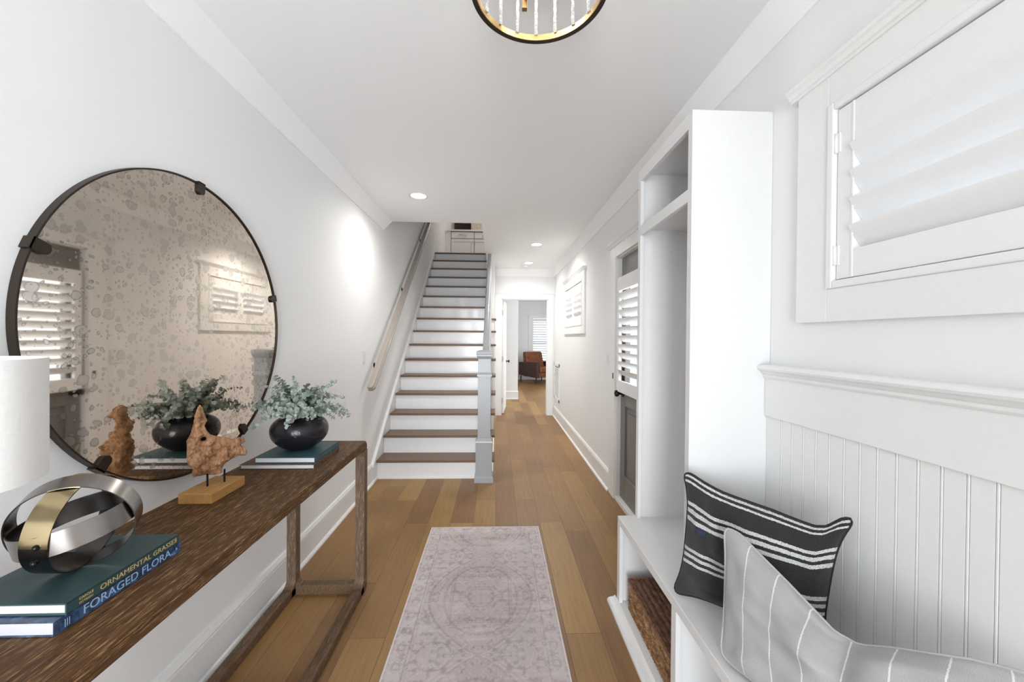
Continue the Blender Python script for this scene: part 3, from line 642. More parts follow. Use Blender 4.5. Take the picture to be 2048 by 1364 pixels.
# armchair
A = thing('leather_armchair', 'brown leather armchair with dark wooden sides in the far room', 'armchair', (1.18, 12.55, 0))
B(0.80, 1.58, 12.12, 12.9, 0.20, 0.36).build('seat_base', 'leather', A, bevel=0.02)
B(0.86, 1.52, 12.06, 12.75, 0.36, 0.52).build('seat_cushion', 'leather', A, bevel=0.045, seg=4)
bc = MB().prism([(12.66, 0.48), (12.80, 0.98), (12.92, 1.00), (12.96, 0.95), (12.88, 0.36), (12.72, 0.36)], 'x', 0.84, 1.54); bc.build('back_cushion', 'leather', A, bevel=0.045, seg=4)
for xa in (0.70, 1.57): MB().prism([(12.02, 0.20), (12.98, 0.24), (12.98, 0.66), (12.02, 0.70)], 'x', xa, xa+0.11).build('arm', 'leatherdark', A, bevel=0.02, seg=3)
for xa in (0.74, 1.62):
    for ya_ in (12.1, 12.9): MB().tube([(xa, ya_, 0.22), (xa, ya_, 0.0)], 0.022, 10, 0.014).build('leg', 'leatherdark', A)

A.location = (1.36, 12.62, 0); A.rotation_euler = (0, 0, math.radians(33))
# ------------------------------------------------------------------ tall open locker and bench
L = thing('hall_locker', 'tall white open locker cabinet standing on the bench', 'cabinet', (0.92, 1.78, 0.487))
x0, y0, y1, z0, z1 = 0.76, 1.495, 2.07, 0.4875, 2.35
XW = WR-0.001
B(x0+0.018, XW, y0, y0+0.018, z0, z1).build('side_panel', 'cab', L); B(x0+0.018, XW, y1-0.018, y1, z0, z1).build('side_panel', 'cab', L)
B(x0+0.018, XW, y0+0.018, y1-0.018, z1-0.02, z1).build('top_panel', 'cab', L)
B(XW-0.01, XW, y0+0.018, y1-0.018, z0, z1-0.02).build('back_panel', 'cab', L)
B(x0+0.018, XW-0.01, y0+0.018, y1-0.018, 2.032, 2.050).build('shelf', 'cab', L)
fr = MB(); fr.box(x0, x0+0.018, y0, y0+0.032, z0, z1); fr.box(x0, x0+0.018, y1-0.032, y1, z0, z1); fr.box(x0, x0+0.018, y0+0.032, y1-0.032, 2.29, z1); fr.box(x0, x0+0.018, y0+0.032, y1-0.032, 2.000, 2.050)
fr.build('face_frame', 'cab', L)
BH = thing('storage_bench', 'long white storage bench with open cubbies along the right wall', 'bench', (0.87, 1.1, 0))
bx, by0, by1 = 0.665, 0.20, 2.075
B(bx, XW, by0, by1, 0.4475, 0.487).build('bench_top', 'cab', BH, bevel=0.002)
B(bx+0.018, XW, by0, by1-0.02, 0.018, 0.036).build('bottom_shelf', 'cab', BH)
B(bx+0.018, XW, by1-0.02, by1, 0, 0.4475).build('end_panel', 'cab', BH); B(bx+0.018, XW, by0, by0+0.02, 0, 0.4475).build('end_panel', 'cab', BH)
B(XW-0.01, XW, by0+0.02, by1-0.02, 0.036, 0.4475).build('back_panel', 'cab', BH)
for yc in (1.41, 0.80): B(bx+0.018, XW-0.01, yc-0.01, yc+0.01, 0.036, 0.4475).build('divider', 'cab', BH)
fr = MB()
for a, b in ((by1-0.04, by1), (1.388, 1.425), (0.782, 0.818), (by0, by0+0.04)): fr.box(bx, bx+0.018, a, b, 0.036, 0.4475)
fr.box(bx, bx+0.018, by0, by1, 0.0, 0.036); fr.build('face_frame', 'cab', BH)
MB().prism([(bx, 0), (bx-0.045, 0), (bx-0.045, 0.012), (bx-0.036, 0.022), (bx-0.012, 0.026), (bx, 0.034)], 'y', by0, by1+0.03).build('base_moulding', 'cab', BH)

# basket in the far cubby: woven rows
def basket(label, xa, xb, ya, yb, za, zb):
    T = thing('wicker_basket', label, 'basket', ((xa+xb)/2, (ya+yb)/2, za))
    mb = MB(); nr = 8; rows = [(i+0.5)/nr for i in range(nr)]
    ring = []
    N_ = 240; per = []
    W_, Dp = xb-xa, yb-ya; tot = 2*(W_+Dp)
    for i in range(N_):
        s_ = tot*i/N_
        if s_ < Dp: per.append((xa, ya+s_, -1, 0))
        elif s_ < Dp+W_: per.append((xa+(s_-Dp), yb, 0, 1))
        elif s_ < 2*Dp+W_: per.append((xb, yb-(s_-Dp-W_), 1, 0))
        else: per.append((xb-(s_-2*Dp-W_), ya, 0, -1))
    H_ = 44; vs = []
    for j in range(H_+1):
        v_ = j/H_; z = za+(zb-za)*v_; row = int(min(v_*nr, nr-1e-6))
        rp = abs(math.sin(PI*v_*nr))
        for i, (x, y, nx, ny) in enumerate(per):
            s_ = tot*i/N_; tw = abs(math.sin(s_*PI/0.018 + (row % 2)*PI/2))
            dd = 0.011*rp*(0.35+0.65*tw) - 0.008
            vs.append((x+nx*dd, y+ny*dd, z))
    fs = [(j*N_+i, j*N_+(i+1) % N_, (j+1)*N_+(i+1) % N_, (j+1)*N_+i) for j in range(H_) for i in range(N_)]
    mb.add(vs, fs, True); mb.box(xa+0.006, xb-0.006, ya+0.006, yb-0.006, za, za+0.01)
    mb.build('woven_side', 'basketlight', T)
    lid = MB(); nx_, ny_ = 90, 150; vs = []
    for i in range(nx_+1):
        for j in range(ny_+1):
            x = xa+W_*i/nx_; y = ya+Dp*j/ny_; row = int(i/nx_*12*0.9999)
            e = min(i, nx_-i, j, ny_-j); zz = zb + 0.005*abs(math.sin(PI*12*i/nx_))*(0.5+0.5*abs(math.sin(y*PI/0.02+(row % 2)*PI/2)))
            if e == 0: zz = zb-0.004
            hx, hy = (x-(xa+0.62*W_))/0.045, (y-(yb-0.045))/0.016
            if abs(hx) < 1 and abs(hy) < 1: zz = zb-0.022
            vs.append((x, y, zz))
    fs = [(i*(ny_+1)+j, (i+1)*(ny_+1)+j, (i+1)*(ny_+1)+j+1, i*(ny_+1)+j+1) for i in range(nx_) for j in range(ny_)]
    lid.add(vs, fs, True); lid.box(xa+0.004, xb-0.004, ya+0.004, yb-0.004, zb-0.028, zb-0.024); lid.build('lid', 'basket', T)
    rim_ = MB()
    pts = [(xa+0.002, ya+0.002), (xb-0.002, ya+0.002), (xb-0.002, yb-0.002), (xa+0.002, yb-0.002)]
    for q in range(4):
        p, r2_ = pts[q], pts[(q+1) % 4]; n2 = 70
        for ph in (0, PI):
            rim_.tube([(p[0]+(r2_[0]-p[0])*i/n2, p[1]+(r2_[1]-p[1])*i/n2 + 0.0, zb+0.001+0.004*math.sin(i*0.9+ph)) for i in range(n2+1)], 0.0055, 6)
    rim_.build('braided_rim', 'basket', T)
basket('dark brown woven basket with lid in the far bench cubby', 0.695, 1.04, 1.455, 1.985, 0.0365, 0.192)

# ------------------------------------------------------------------ pillows
def pillow(name, label, mat, TL, TRc, BR, BL, thick, pinch=0.05, backmat=None, seed=0, ear=3, drop=None, dent=0.0, blunt=0.0, wr_=0.012):
    TL, TRc, BR, BL = map(Vector, (TL, TRc, BR, BL)); n = 64
    nrm = (TRc-TL).cross(BL-TL).normalized()
    if nrm.dot(Vector((0, 0, 1.45)) - (TL+BR)/2) < 0: nrm = -nrm
    T = thing(name, label, 'pillow', tuple((BL+BR)/2))
    def surf(u, v, side):
        e = lambda q: 1-abs(2*q-1)
        eu, ev = e(u), e(v)
        uu = u; vv = v
        # pinched outline between the corners
        pin = lambda q: 1-abs(2*q-1)**ear
        pu = pinch*pin(v)*(1 if u < 0.5 else -1)*(abs(2*u-1)**2)
        pv = pinch*pin(u)*(1 if v < 0.5 else -0.8)*(abs(2*v-1)**2)
        uu += pu; vv += pv
        a_, b_ = abs(2*u-1), abs(2*v-1); uu = .5+(uu-.5)*(1-blunt*b_**14*a_**3); vv = .5+(vv-.5)*(1-blunt*a_**14*b_**3)
        if drop: vv -= float(np.interp(u, *zip(*drop)))*(vv**2.2)
        top = TL.lerp(TRc, uu); bot = BL.lerp(BR, uu); p = bot.lerp(top, vv)
        tk = (max(0, eu)**0.55)*(max(0, ev)**0.55)*thick/2
        if dent: tk *= 1 - dent*math.exp(-((u-0.52)/0.055)**2)*(v**1.3)
        wr = mnoise.noise(Vector((u*3.5+seed, v*3.5, side*3.1)))*wr_*min(1, eu*4)*min(1, ev*4) + mnoise.noise(Vector((u*9+seed, v*7, side*1.1)))*wr_*0.35*min(1, eu*6)*min(1, ev*6)
        fold = 0.006*math.sin(18*(u+v*0.4)+seed)*math.exp(-((v-0.15)/0.15)**2)*min(1, eu*4)
        return p + nrm*(side*(tk+wr+fold))
    for side, nm, mt_ in ((1, 'front_cover', mat), (-1, 'back_cover', backmat or mat)):
        vs = [surf(i/n, j/n, side) for i in range(n+1) for j in range(n+1)]
        fs = [(i*(n+1)+j, (i+1)*(n+1)+j, (i+1)*(n+1)+j+1, i*(n+1)+j+1) for i in range(n) for j in range(n)]
        org = (TL+TRc+BR+BL)/4
        me = bpy.data.meshes.new(nm); me.from_pydata([tuple(p-org) for p in vs], [], fs); me.polygons.foreach_set('use_smooth', [True]*len(fs))
        uvl = me.uv_layers.new(name='uv'); L_ = len(me.loops); vi = np.empty(L_, dtype=np.int32); me.loops.foreach_get('vertex_index', vi)
        uvs = np.stack([(vi//(n+1))/n, (vi % (n+1))/n], 1).astype(np.float32); uvl.data.foreach_set('uv', uvs.ravel())
        me.materials.append(M[mt_]); o = bpy.data.objects.new(nm, me); COL.objects.link(o); o.parent = T; o.location = org - T.location
    sm = MB()
    path = [surf(i/40, 1, 0) for i in range(41)] + [surf(1, 1-i/40, 0) for i in range(1, 41)] + [surf(1-i/40, 0, 0) for i in range(1, 41)] + [surf(0, i/40, 0) for i in range(1, 41)]
    sm.tube(path, 0.0032, 6); sm.build('seam', 'piping' if backmat else 'blackpiping', T)
    return T, surf
PB, sfB = pillow('striped_pillow', 'black wool throw pillow with white stripes leaning against the locker', 'blackcloth',
       (0.712, 1.455, 0.958), (1.045, 1.065, 0.950), (0.995, 1.095, 0.491), (0.660, 1.425, 0.491), 0.17, pinch=0.075, seed=2, ear=3.2, blunt=0.075, wr_=0.026, drop=[(0, 0), (0.06, 0.005), (0.3, 0.05), (0.6, 0.075), (0.82, 0.115), (0.88, 0.10), (0.95, 0.03), (1, 0)])
p0 = sfB(0.150, 0.575, 1); e1 = (sfB(0.21, 0.575, 1)-p0).normalized(); e2 = (sfB(0.150, 0.63, 1)-p0).normalized(); e3 = e1.cross(e2).normalized()
if e3.y > 0: e3 = -e3
lb = MB(); lb.add([p0+e1*a+e2*b_+e3*c_ for a in (0, 0.034) for b_ in (0, 0.020) for c_ in (0.001, 0.004)], [(0, 1, 3, 2), (4, 6, 7, 5), (0, 4, 5, 1), (2, 3, 7, 6), (0, 2, 6, 4), (1, 5, 7, 3)])
lb.build('woven_tag', 'navytag', PB)
PG, sfG = pillow('striped_pillow', 'pale grey pinstriped linen pillow dented in the middle, nearest the camera', 'greycloth',
       (0.742, 1.230, 0.850), (1.050, 0.68, 0.840), (0.915, 0.60, 0.498), (0.675, 1.13, 0.498), 0.17, pinch=0.02, backmat='taupe', seed=5, drop=[(0, 0), (0.08, 0.02), (0.30, 0.20), (0.48, 0.36), (0.56, 0.36), (0.66, 0.27), (0.85, 0.13), (1, 0.06)], dent=0.85, blunt=0.05, wr_=0.02)

# ------------------------------------------------------------------ console table
CT = thing('console_table', 'dark cerused oak console table with rounded corners against the left wall', 'console table', (-0.94, 1.3, 0))
CX0, CX1, CY0, CY1, CZ = -1.165, -0.738, 0.42, 2.25, 0.86
def rrect(a0, a1, b0, b1, r, n=8):
    pts = []
    for (ca, cb_, st_) in ((a1-r, b1-r, 0), (a0+r, b1-r, PI/2), (a0+r, b0+r, PI), (a1-r, b0+r, 1.5*PI)):
        for i in range(n+1): t_ = st_+PI/2*i/n; pts.append((ca+r*math.cos(t_), cb_+r*math.sin(t_)))
    return pts
# top as rounded slab (rounded at both ends in the y-z plane)
tp = []
r = 0.035
tp = [(CY0, CZ-0.052), (CY0, CZ-r)] + [(CY0+r-r*math.cos(a), CZ-r+r*math.sin(a)) for a in [PI/2*i/8 for i in range(1, 9)]] + [(CY1-r+r*math.sin(a), CZ-r+r*math.cos(a)) for a in [PI/2*i/8 for i in range(0, 9)]] + [(CY1, CZ-0.052)]
MB().prism(tp, 'x', CX0, CX1).build('tabletop', 'tabletop', CT, bevel=0.010, seg=3)
# legs with curved brackets where they meet top and rails
def leg(xa, ya, yin, xin):
    t_ = 0.050; m = MB()
    xs_, ys_ = sorted((xa, xa+t_*xin)), sorted((ya, ya+t_*yin))
    ro_ = 0.035; prof = [(ya+yin*(ro_-ro_*math.cos(a)), ro_-ro_*math.sin(a)) for a in [PI/2*i/6 for i in range(7)]] + [(ya+yin*(t_+0.04), 0.0), (ya+yin*(t_+0.04), 0.052)]
    rr = 0.04
    prof += [(ya+yin*(t_+rr-rr*math.sin(a)), 0.052+rr-rr*math.cos(a)) for a in [PI/2*i/6 for i in range(1, 7)]]
    prof += [(ya+yin*(t_+rr-rr*math.cos(a)), CZ-0.052-rr+rr*math.sin(a)) for a in [PI/2*i/6 for i in range(0, 7)]]
    prof += [(ya, CZ-0.052)]
    m.prism(prof, 'x', *xs_)
    return m
for xa, xin in ((CX0, 1), (CX1, -1)):
    for ya_, yin in ((CY0, 1), (CY1, -1)): leg(xa, ya_, yin, xin).build('leg', 'tableleg', CT, bevel=0.010, seg=3)
for xa in (CX0, CX1-0.05): B(xa, xa+0.05, CY0+0.04, CY1-0.04, 0, 0.052).build('floor_rail', 'tablerail', CT, bevel=0.009, seg=3)
for ya_ in (CY0, CY1-0.05):
    rr = 0.03; q0, q1 = CX0+0.049, CX1-0.049
    pts = [(q0, 0), (q1, 0), (q1, 0.052+rr)] + [(q1-rr+rr*math.cos(a), 0.052+rr-rr*math.sin(a)) for a in [PI/2*i/5 for i in range(1, 6)]] + [(q0+rr-rr*math.sin(a), 0.052+rr-rr*math.cos(a)) for a in [PI/2*i/5 for i in range(0, 6)]]
    MB().prism(pts, 'y', ya_+0.001, ya_+0.049).build('end_rail', 'tablerail', CT, bevel=0.006, seg=2)

# ------------------------------------------------------------------ round mirror
MC = (1.605, 1.484); MRd = 0.584; xw = WL - 0.016
MR = thing('round_mirror', 'large round antiqued mirror in a thin bronze frame on the left wall', 'mirror', (WL+0.02, MC[0], MC[1]-MRd))
MB().lathe([(0.001, xw+0.030), (MRd-0.006, xw+0.030), (MRd-0.006, xw+0.034), (0.001, xw+0.034)], (0, MC[0], MC[1]), 160, 'x', cap=False).build('mirror_glass', 'mirror', MR)
MB().lathe([(MRd-0.004, xw+0.017), (MRd, xw+0.017), (MRd, xw+0.040), (MRd-0.005, xw+0.040), (MRd-0.005, xw+0.017)], (0, MC[0], MC[1]), 160, 'x', cap=False).build('frame', 'bronze', MR)
for ad in (87, 17, -58, -130, 159.5):
    a = math.radians(ad); c0, s0 = math.cos(a), math.sin(a)
    m = MB(); w2 = 0.017
    def Pp(rr_, tt, x): return (x, MC[0]+rr_*c0-tt*s0, MC[1]+rr_*s0+tt*c0)
    out = [Pp(MRd+0.004, -w2, 0), Pp(MRd+0.004, w2, 0)] + [Pp(MRd-0.028+0.0-w2*math.sin(q)*0.9, w2*math.cos(q), 0) for q in [PI*i/10 for i in range(11)]]
    n = len(out); xa, xb = xw+0.0345, xw+0.043
    m.add([(xa, p[1], p[2]) for p in out]+[(xb, p[1], p[2]) for p in out], [tuple(range(n)), tuple(range(2*n-1, n-1, -1))]+[(i, (i+1) % n, n+(i+1) % n, n+i) for i in range(n)])
    q4 = [Pp(MRd, -w2, 0), Pp(MRd, w2, 0), Pp(MRd+0.006, w2, 0), Pp(MRd+0.006, -w2, 0)]
    m.add([(xw+0.017, p[1], p[2]) for p in q4]+[(xb, p[1], p[2]) for p in q4], [(0, 1, 2, 3), (7, 6, 5, 4), (0, 4, 5, 1), (1, 5, 6, 2), (2, 6, 7, 3), (3, 7, 4, 0)])
    m.build('clip', 'bronze', MR)

# ------------------------------------------------------------------ books
def text_mesh(s, size, mat, parent, pos, name='lettering', extr=0.0002, xscale=1.0):
    cu = bpy.data.curves.new(name, 'FONT'); cu.body = s; cu.size = size; cu.extrude = extr; cu.align_x = 'LEFT'; cu.align_y = 'CENTER'; cu.resolution_u = 3
    tmp = bpy.data.objects.new('tmp', cu); COL.objects.link(tmp)
    bpy.context.view_layer.update()
    me = bpy.data.meshes.new_from_object(tmp.evaluated_get(bpy.context.evaluated_depsgraph_get()))
    bpy.data.objects.remove(tmp); me.name = name
    co = np.empty(len(me.vertices)*3); me.vertices.foreach_get('co', co); co = co.reshape(-1, 3)
    new = np.stack([co[:, 2]+extr, co[:, 0]*xscale, co[:, 1]], 1); me.vertices.foreach_set('co', new.ravel()); me.update()
    me.materials.clear(); me.materials.append(M[mat]); o = bpy.data.objects.new(name, me); COL.objects.link(o); o.parent = parent
    o.location = Vector(pos) - parent.location; return o
def book(label, x0, x1, y0, y1, z0, z1, cover, ct=0.003, pagemat='pages', round_=False):
    T = thing('book', label, 'book', ((x0+x1)/2, (y0+y1)/2, z0))
    m = MB(); m.box(x0, x1, y0, y1, z0, z0+ct); m.box(x0, x1, y0, y1, z1-ct, z1); m.box(x1-ct, x1, y0, y1, z0, z1)
    m.build('cover', cover, T, bevel=0.0012)
    B(x0+0.006, x1-ct, y0+0.004, y1-0.004, z0+ct, z1-ct).build('page_block', pagemat, T)
    return T
TZ = CZ+0.0005
bk1 = book('blue floral jacketed book, lowest of the near pair on the console', -1.10, -0.857, 0.782, 1.085, TZ, TZ+0.0285, 'blue', 0.002)
text_mesh('FORAGED FLORA.', 0.026, 'bluetext', bk1, (-0.8568, 0.835, TZ+0.0142), xscale=1.06)
text_mesh('|||', 0.017, 'bluetext', bk1, (-0.8568, 0.80, TZ+0.0142), xscale=0.9)
text_mesh('8', 0.010, 'bluetext', bk1, (-0.8568, 1.068, TZ+0.0142))
bk2 = book('dark green cloth book lying on the blue book under the metal orb', -1.09, -0.853, 0.800, 1.075, TZ+0.029, TZ+0.0525, 'green', 0.003)
text_mesh('ORNAMENTAL GRASSES', 0.0165, 'goldtext', bk2, (-0.8528, 0.866, TZ+0.0408), xscale=1.12)
text_mesh('CAROLE', 0.0075, 'goldtext', bk2, (-0.8528, 0.824, TZ+0.0455)); text_mesh('OTTESEN', 0.0065, 'goldtext', bk2, (-0.8528, 0.824, TZ+0.037))
text_mesh('M', 0.008, 'goldtext', bk2, (-0.8528, 1.06, TZ+0.041))
bk3 = book('dark brown covered book, lower of the pair under the black vase', -1.13, -0.806, 1.745, 2.02, TZ, TZ+0.020, 'brownbook', 0.0025)
bk4 = book('teal cloth book directly under the black vase', -1.08, -0.812, 1.765, 2.03, TZ+0.0205, TZ+0.0455, 'teal', 0.003)

# ------------------------------------------------------------------ vase and eucalyptus
VZ = TZ+0.046; vx, vy = -0.953, 1.915
vp = [(0.001, 0.0), (0.055, 0.0), (0.060, 0.004), (0.090, 0.022), (0.119, 0.052), (0.129, 0.085), (0.125, 0.116), (0.104, 0.143), (0.074, 0.157), (0.056, 0.161), (0.051, 0.163), (0.046, 0.160), (0.048, 0.150), (0.08, 0.12), (0.11, 0.08), (0.08, 0.03), (0.001, 0.012)]
# smooth the profile
def smooth(pts, k=2):
    for _ in range(k):
        o_ = [pts[0]]
        for a, b in zip(pts, pts[1:]): o_ += [(a[0]*.75+b[0]*.25, a[1]*.75+b[1]*.25), (a[0]*.25+b[0]*.75, a[1]*.25+b[1]*.75)]
        pts = o_ + [pts[-1]]
    return pts
tag(MB().lathe(smooth(vp), (vx, vy, VZ), 72, cap=False).build('bowl_vase', 'vase', origin=(vx, vy, VZ)), 'squat round glossy black vase on the stacked books', 'vase')
EU = thing('eucalyptus_bunch', 'bushy grey green eucalyptus stems spilling from the black vase', 'plant', (vx, vy, VZ+0.15))
random.seed(11); stems = MB(); leaves = MB()
def leafdisc(c, nrm, up, r):
    nrm = nrm.normalized(); a = nrm.cross(up); a = a.normalized() if a.length > 1e-4 else Vector((1, 0, 0)); b = nrm.cross(a)
    vs = [c + nrm*(-0.12*r)]; n = 9
    for i in range(n):
        t_ = 2*PI*i/n; rr = r*(1.0 + 0.12*math.cos(t_)); vs.append(c + a*rr*math.sin(t_) + b*rr*math.cos(t_)*1.05 + nrm*0.10*r*math.cos(2*t_))
    leaves.add(vs, [(0, 1+i, 1+(i+1) % n) for i in range(n)], True)
for s in range(58):
    az = random.uniform(0, 2*PI); el = random.uniform(0.05, 1.25) if s > 8 else random.uniform(1.0, 1.4)
    ln = random.uniform(0.14, 0.235) if el > 0.5 else random.uniform(0.15, 0.25)
    dx, dy_ = math.cos(az)*math.cos(el), math.sin(az)*math.cos(el)
    p = Vector((vx+0.03*math.cos(az), vy+0.03*math.sin(az), VZ+0.150)); pts = [p.copy()]
    v = Vector((dx*0.8, dy_*0.8, math.sin(el)+0.45)).normalized(); nst = 9
    droop = 0.24*math.cos(el)
    for i in range(nst):
        v = (v + Vector((dx*0.08, dy_*0.08, -droop*(i/nst)*1.4)) + Vector([random.uniform(-.09, .09) for _ in range(3)])).normalized()
        p = p + v*ln/nst
        if p.x < WL+0.045: p.x = WL+0.045 + random.uniform(0, 0.01); v.x = abs(v.x)*0.3
        pts.append(p.copy())
    stems.tube(pts, 0.0016, 5, 0.0007)
    for i in range(2, nst+1):
        for q in range(2):
            ww = i - 0.5*q; i0 = int(ww); pc_ = pts[i0].lerp(pts[min(i0+1, nst)], ww-i0); tdir = (pts[min(i0+1, nst)]-pts[max(i0-1, 0)]).normalized()
            sd = tdir.cross(Vector((random.uniform(-1, 1), random.uniform(-1, 1), random.uniform(-1, 1)))).normalized()
            rad = random.uniform(0.0085, 0.0145)*(1.25-0.6*(ww/nst))
            if az > 5.2 or az < 0.3: rad *= 0.75
            for sg in (1, -1):
                c0 = pc_ + sd*sg*rad*1.05
                if c0.x < WL+0.02: continue
                leafdisc(c0, (tdir*0.8 + sd*sg*0.25 + Vector([random.uniform(-.5, .5) for _ in range(3)])), sd*sg, rad)
    leafdisc(pts[-1]+v*0.006, v + Vector([random.uniform(-.6, .6) for _ in range(3)]), Vector((0, 0, 1)), 0.006)
stems.build('stems', 'stem', EU); leaves.build('leaves', 'leaf', EU)

# ------------------------------------------------------------------ driftwood sculpture
DS = thing('driftwood_sculpture', 'gnarled driftwood piece on two pins over a honey wood block', 'sculpture', (-1.045, 1.475, TZ))
ob = B(-1.105, -0.99, 1.385, 1.565, TZ, TZ+0.037).build('wood_base', 'block', DS, bevel=0.003)
for (x, y) in ((-1.055, 1.455), (-1.025, 1.50)): MB().tube([(x, y, TZ+0.036), (x, y, TZ+0.085)], 0.0035, 8).build('pin', 'black', DS)
# outline in pixels of width (0..235) and height (0..165) turned to metres
out = [(412, 825), (417, 832), (420, 846), (424, 858), (420, 868), (423, 876), (428, 884), (440, 890), (452, 894), (462, 899), (474, 897), (482, 900), (484, 908), (476, 912), (483, 918), (487, 928), (484, 936), (472, 934), (462, 938), (452, 944), (447, 952), (447, 961), (436, 965), (420, 962), (403, 963), (399, 955), (402, 946), (395, 938), (392, 925), (393, 905), (392, 893), (398, 880), (402, 862), (404, 845), (408, 832)]
SCL = 0.00193
ow = [((px-437)*SCL*1.0, (963-py)*SCL) for px, py in out]
def seg_dist(P, A_, B_):
    ax_, ay_ = A_; bx_, by_ = B_; dx, dy = bx_-ax_, by_-ay_; L2 = dx*dx+dy*dy
    t_ = np.clip(((P[:, 0]-ax_)*dx+(P[:, 1]-ay_)*dy)/L2, 0, 1); return np.hypot(P[:, 0]-ax_-t_*dx, P[:, 1]-ay_-t_*dy)
nu = 190; step = 0.0021
gx = np.arange(-0.095, 0.105, step); gz = np.arange(-0.004, 0.272, step)
PX, PZ = np.meshgrid(gx, gz, indexing='ij'); P = np.stack([PX.ravel(), PZ.ravel()], 1)
ins = np.zeros(len(P), bool); dist = np.full(len(P), 9.0)
for A_, B_ in zip(ow, ow[1:]+ow[:1]):
    cond = (A_[1] > P[:, 1]) != (B_[1] > P[:, 1])
    with np.errstate(divide='ignore', invalid='ignore'): xi = (B_[0]-A_[0])*(P[:, 1]-A_[1])/(B_[1]-A_[1])+A_[0]
    ins ^= cond & (P[:, 0] < xi); dist = np.minimum(dist, seg_dist(P, A_, B_))
hole = np.hypot(P[:, 0]-(418-437)*SCL, P[:, 1]-(963-892)*SCL); ins &= hole > 0.0065; dist = np.minimum(dist, np.abs(hole-0.0065)+0.001)
ca, sa = math.cos(math.radians(38)), math.sin(math.radians(38))
th = np.where(ins, np.sqrt(np.minimum(dist, 0.03)/0.03)*0.034, 0)
def nz(x, z, s, k): return mnoise.fractal(Vector((x*k, z*k, s)), 1.0, 2.0, 4)
idx = {}; m = MB(); vs = []; fs = []
insg = ins.reshape(PX.shape)
ci = insg[:-1, :-1] & insg[1:, :-1] & insg[:-1, 1:] & insg[1:, 1:]
def vid(i, j, s):
    k_ = (i, j, s)
    if k_ not in idx:
        x, z = gx[i], gz[j]; q = i*len(gz)+j
        off = s*(th[q]*(0.8+0.8*nz(x, z, 3*s, 30)) + 0.007*nz(x*1.6, z*0.6, 7*s, 95)*(th[q] > 0.012)) + 0.018*nz(x, z, 1, 9)
        idx[k_] = len(vs); vs.append((-1.040 + x*ca - off*sa*0 + off*(-sa), 1.478 + x*sa + off*ca, TZ+0.074+z))
    return idx[k_]
for i, j in zip(*np.nonzero(ci)):
    i, j = int(i), int(j)
    fs.append((vid(i, j, 1), vid(i+1, j, 1), vid(i+1, j+1, 1), vid(i, j+1, 1))); fs.append((vid(i, j+1, -1), vid(i+1, j+1, -1), vid(i+1, j, -1), vid(i, j, -1)))
    for (di, dj, a, b) in ((-1, 0, (0, 0), (0, 1)), (1, 0, (1, 1), (1, 0)), (0, -1, (1, 0), (0, 0)), (0, 1, (0, 1), (1, 1))):
        ii, jj = i+di, j+dj
        if not (0 <= ii < ci.shape[0] and 0 <= jj < ci.shape[1]) or not ci[ii, jj]:
            fs.append((vid(i+a[0], j+a[1], 1), vid(i+b[0], j+b[1], 1), vid(i+b[0], j+b[1], -1), vid(i+a[0], j+a[1], -1)))
m.add(vs, fs, True); dw = m.build('driftwood', 'drift', DS)
sm_ = dw.modifiers.new('s', 'SMOOTH'); sm_.factor = 0.5; sm_.iterations = 3

# ------------------------------------------------------------------ metal orb of riveted bands
OC = Vector((-0.957, 0.922, TZ+0.053+0.1085)); OR_ = 0.107
OB = thing('metal_band_orb', 'orb of riveted brass and steel bands resting on the green book', 'sculpture', (OC.x, OC.y, TZ+0.053))
def band(name, mat, axis, R_, w_=0.048, t_=0.0022, rivets=(), arc=(0, 360)):
    axis = Vector(axis).normalized(); a = axis.cross(Vector((0, 0, 1)))
    a = a.normalized() if a.length > 1e-3 else Vector((1, 0, 0)); b = axis.cross(a)
    if b.z < 0: b = -b
    full = arc[1]-arc[0] >= 360; n = 96; m = MB(); vs = []; cnt = n if full else n+1
    for i in range(cnt):
        q = math.radians(arc[0]+(arc[1]-arc[0])*i/n); rd = a*math.cos(q)+b*math.sin(q)
        for rr, hh in ((R_, -w_/2), (R_, w_/2), (R_-t_, w_/2), (R_-t_, -w_/2)): vs.append(OC + rd*rr + axis*hh)
    fs = [(i*4+k_, ((i+1) % cnt)*4+k_, ((i+1) % cnt)*4+(k_+1) % 4, i*4+(k_+1) % 4) for i in range(n if full else n) for k_ in range(4)]
    if not full: fs += [(3, 2, 1, 0), (n*4, n*4+1, n*4+2, n*4+3)]
    m.add(vs, fs, True); o = m.build(name, mat, OB)
    ml = MB(); vl = []
    for i in range(cnt):
        q = math.radians(arc[0]+(arc[1]-arc[0])*i/n); rd = a*math.cos(q)+b*math.sin(q)
        for rr, hh in ((R_-t_-0.0001, -w_/2+.0005), (R_-t_-0.0001, w_/2-.0005), (R_-t_-0.0004, w_/2-.0005), (R_-t_-0.0004, -w_/2+.0005)): vl.append(OC + rd*rr + axis*hh)
    ml.add(vl, fs, True); ml.build('inner_face', 'darksteel', o)
    for q, hh in rivets:
        q = math.radians(q); rd = a*math.cos(q)+b*math.sin(q); MB().ball(OC+rd*(R_+0.0005)+axis*hh, 0.0062, n=8).build('rivet', 'black', o)
    return o
RO = 0.1085; hw = 0.024; RR = math.sqrt(RO**2-hw**2)
axB = (0.96, 0.17, -0.12)
band('steel_band', 'steel', (0.46, -0.93, -0.30), RR)
band('brass_band', 'brass', axB, RR-0.0026, arc=(-14, 194), rivets=((-4, 0.006),))
band('dark_band', 'darksteel', axB, RR-0.0025, arc=(166+20, 374-20), rivets=((200, 0.0), (335, 0.0)))
band('level_band', 'steel', (-0.16, -0.15, 0.97), RR-0.0052, rivets=((70, 0), (100, 0)))
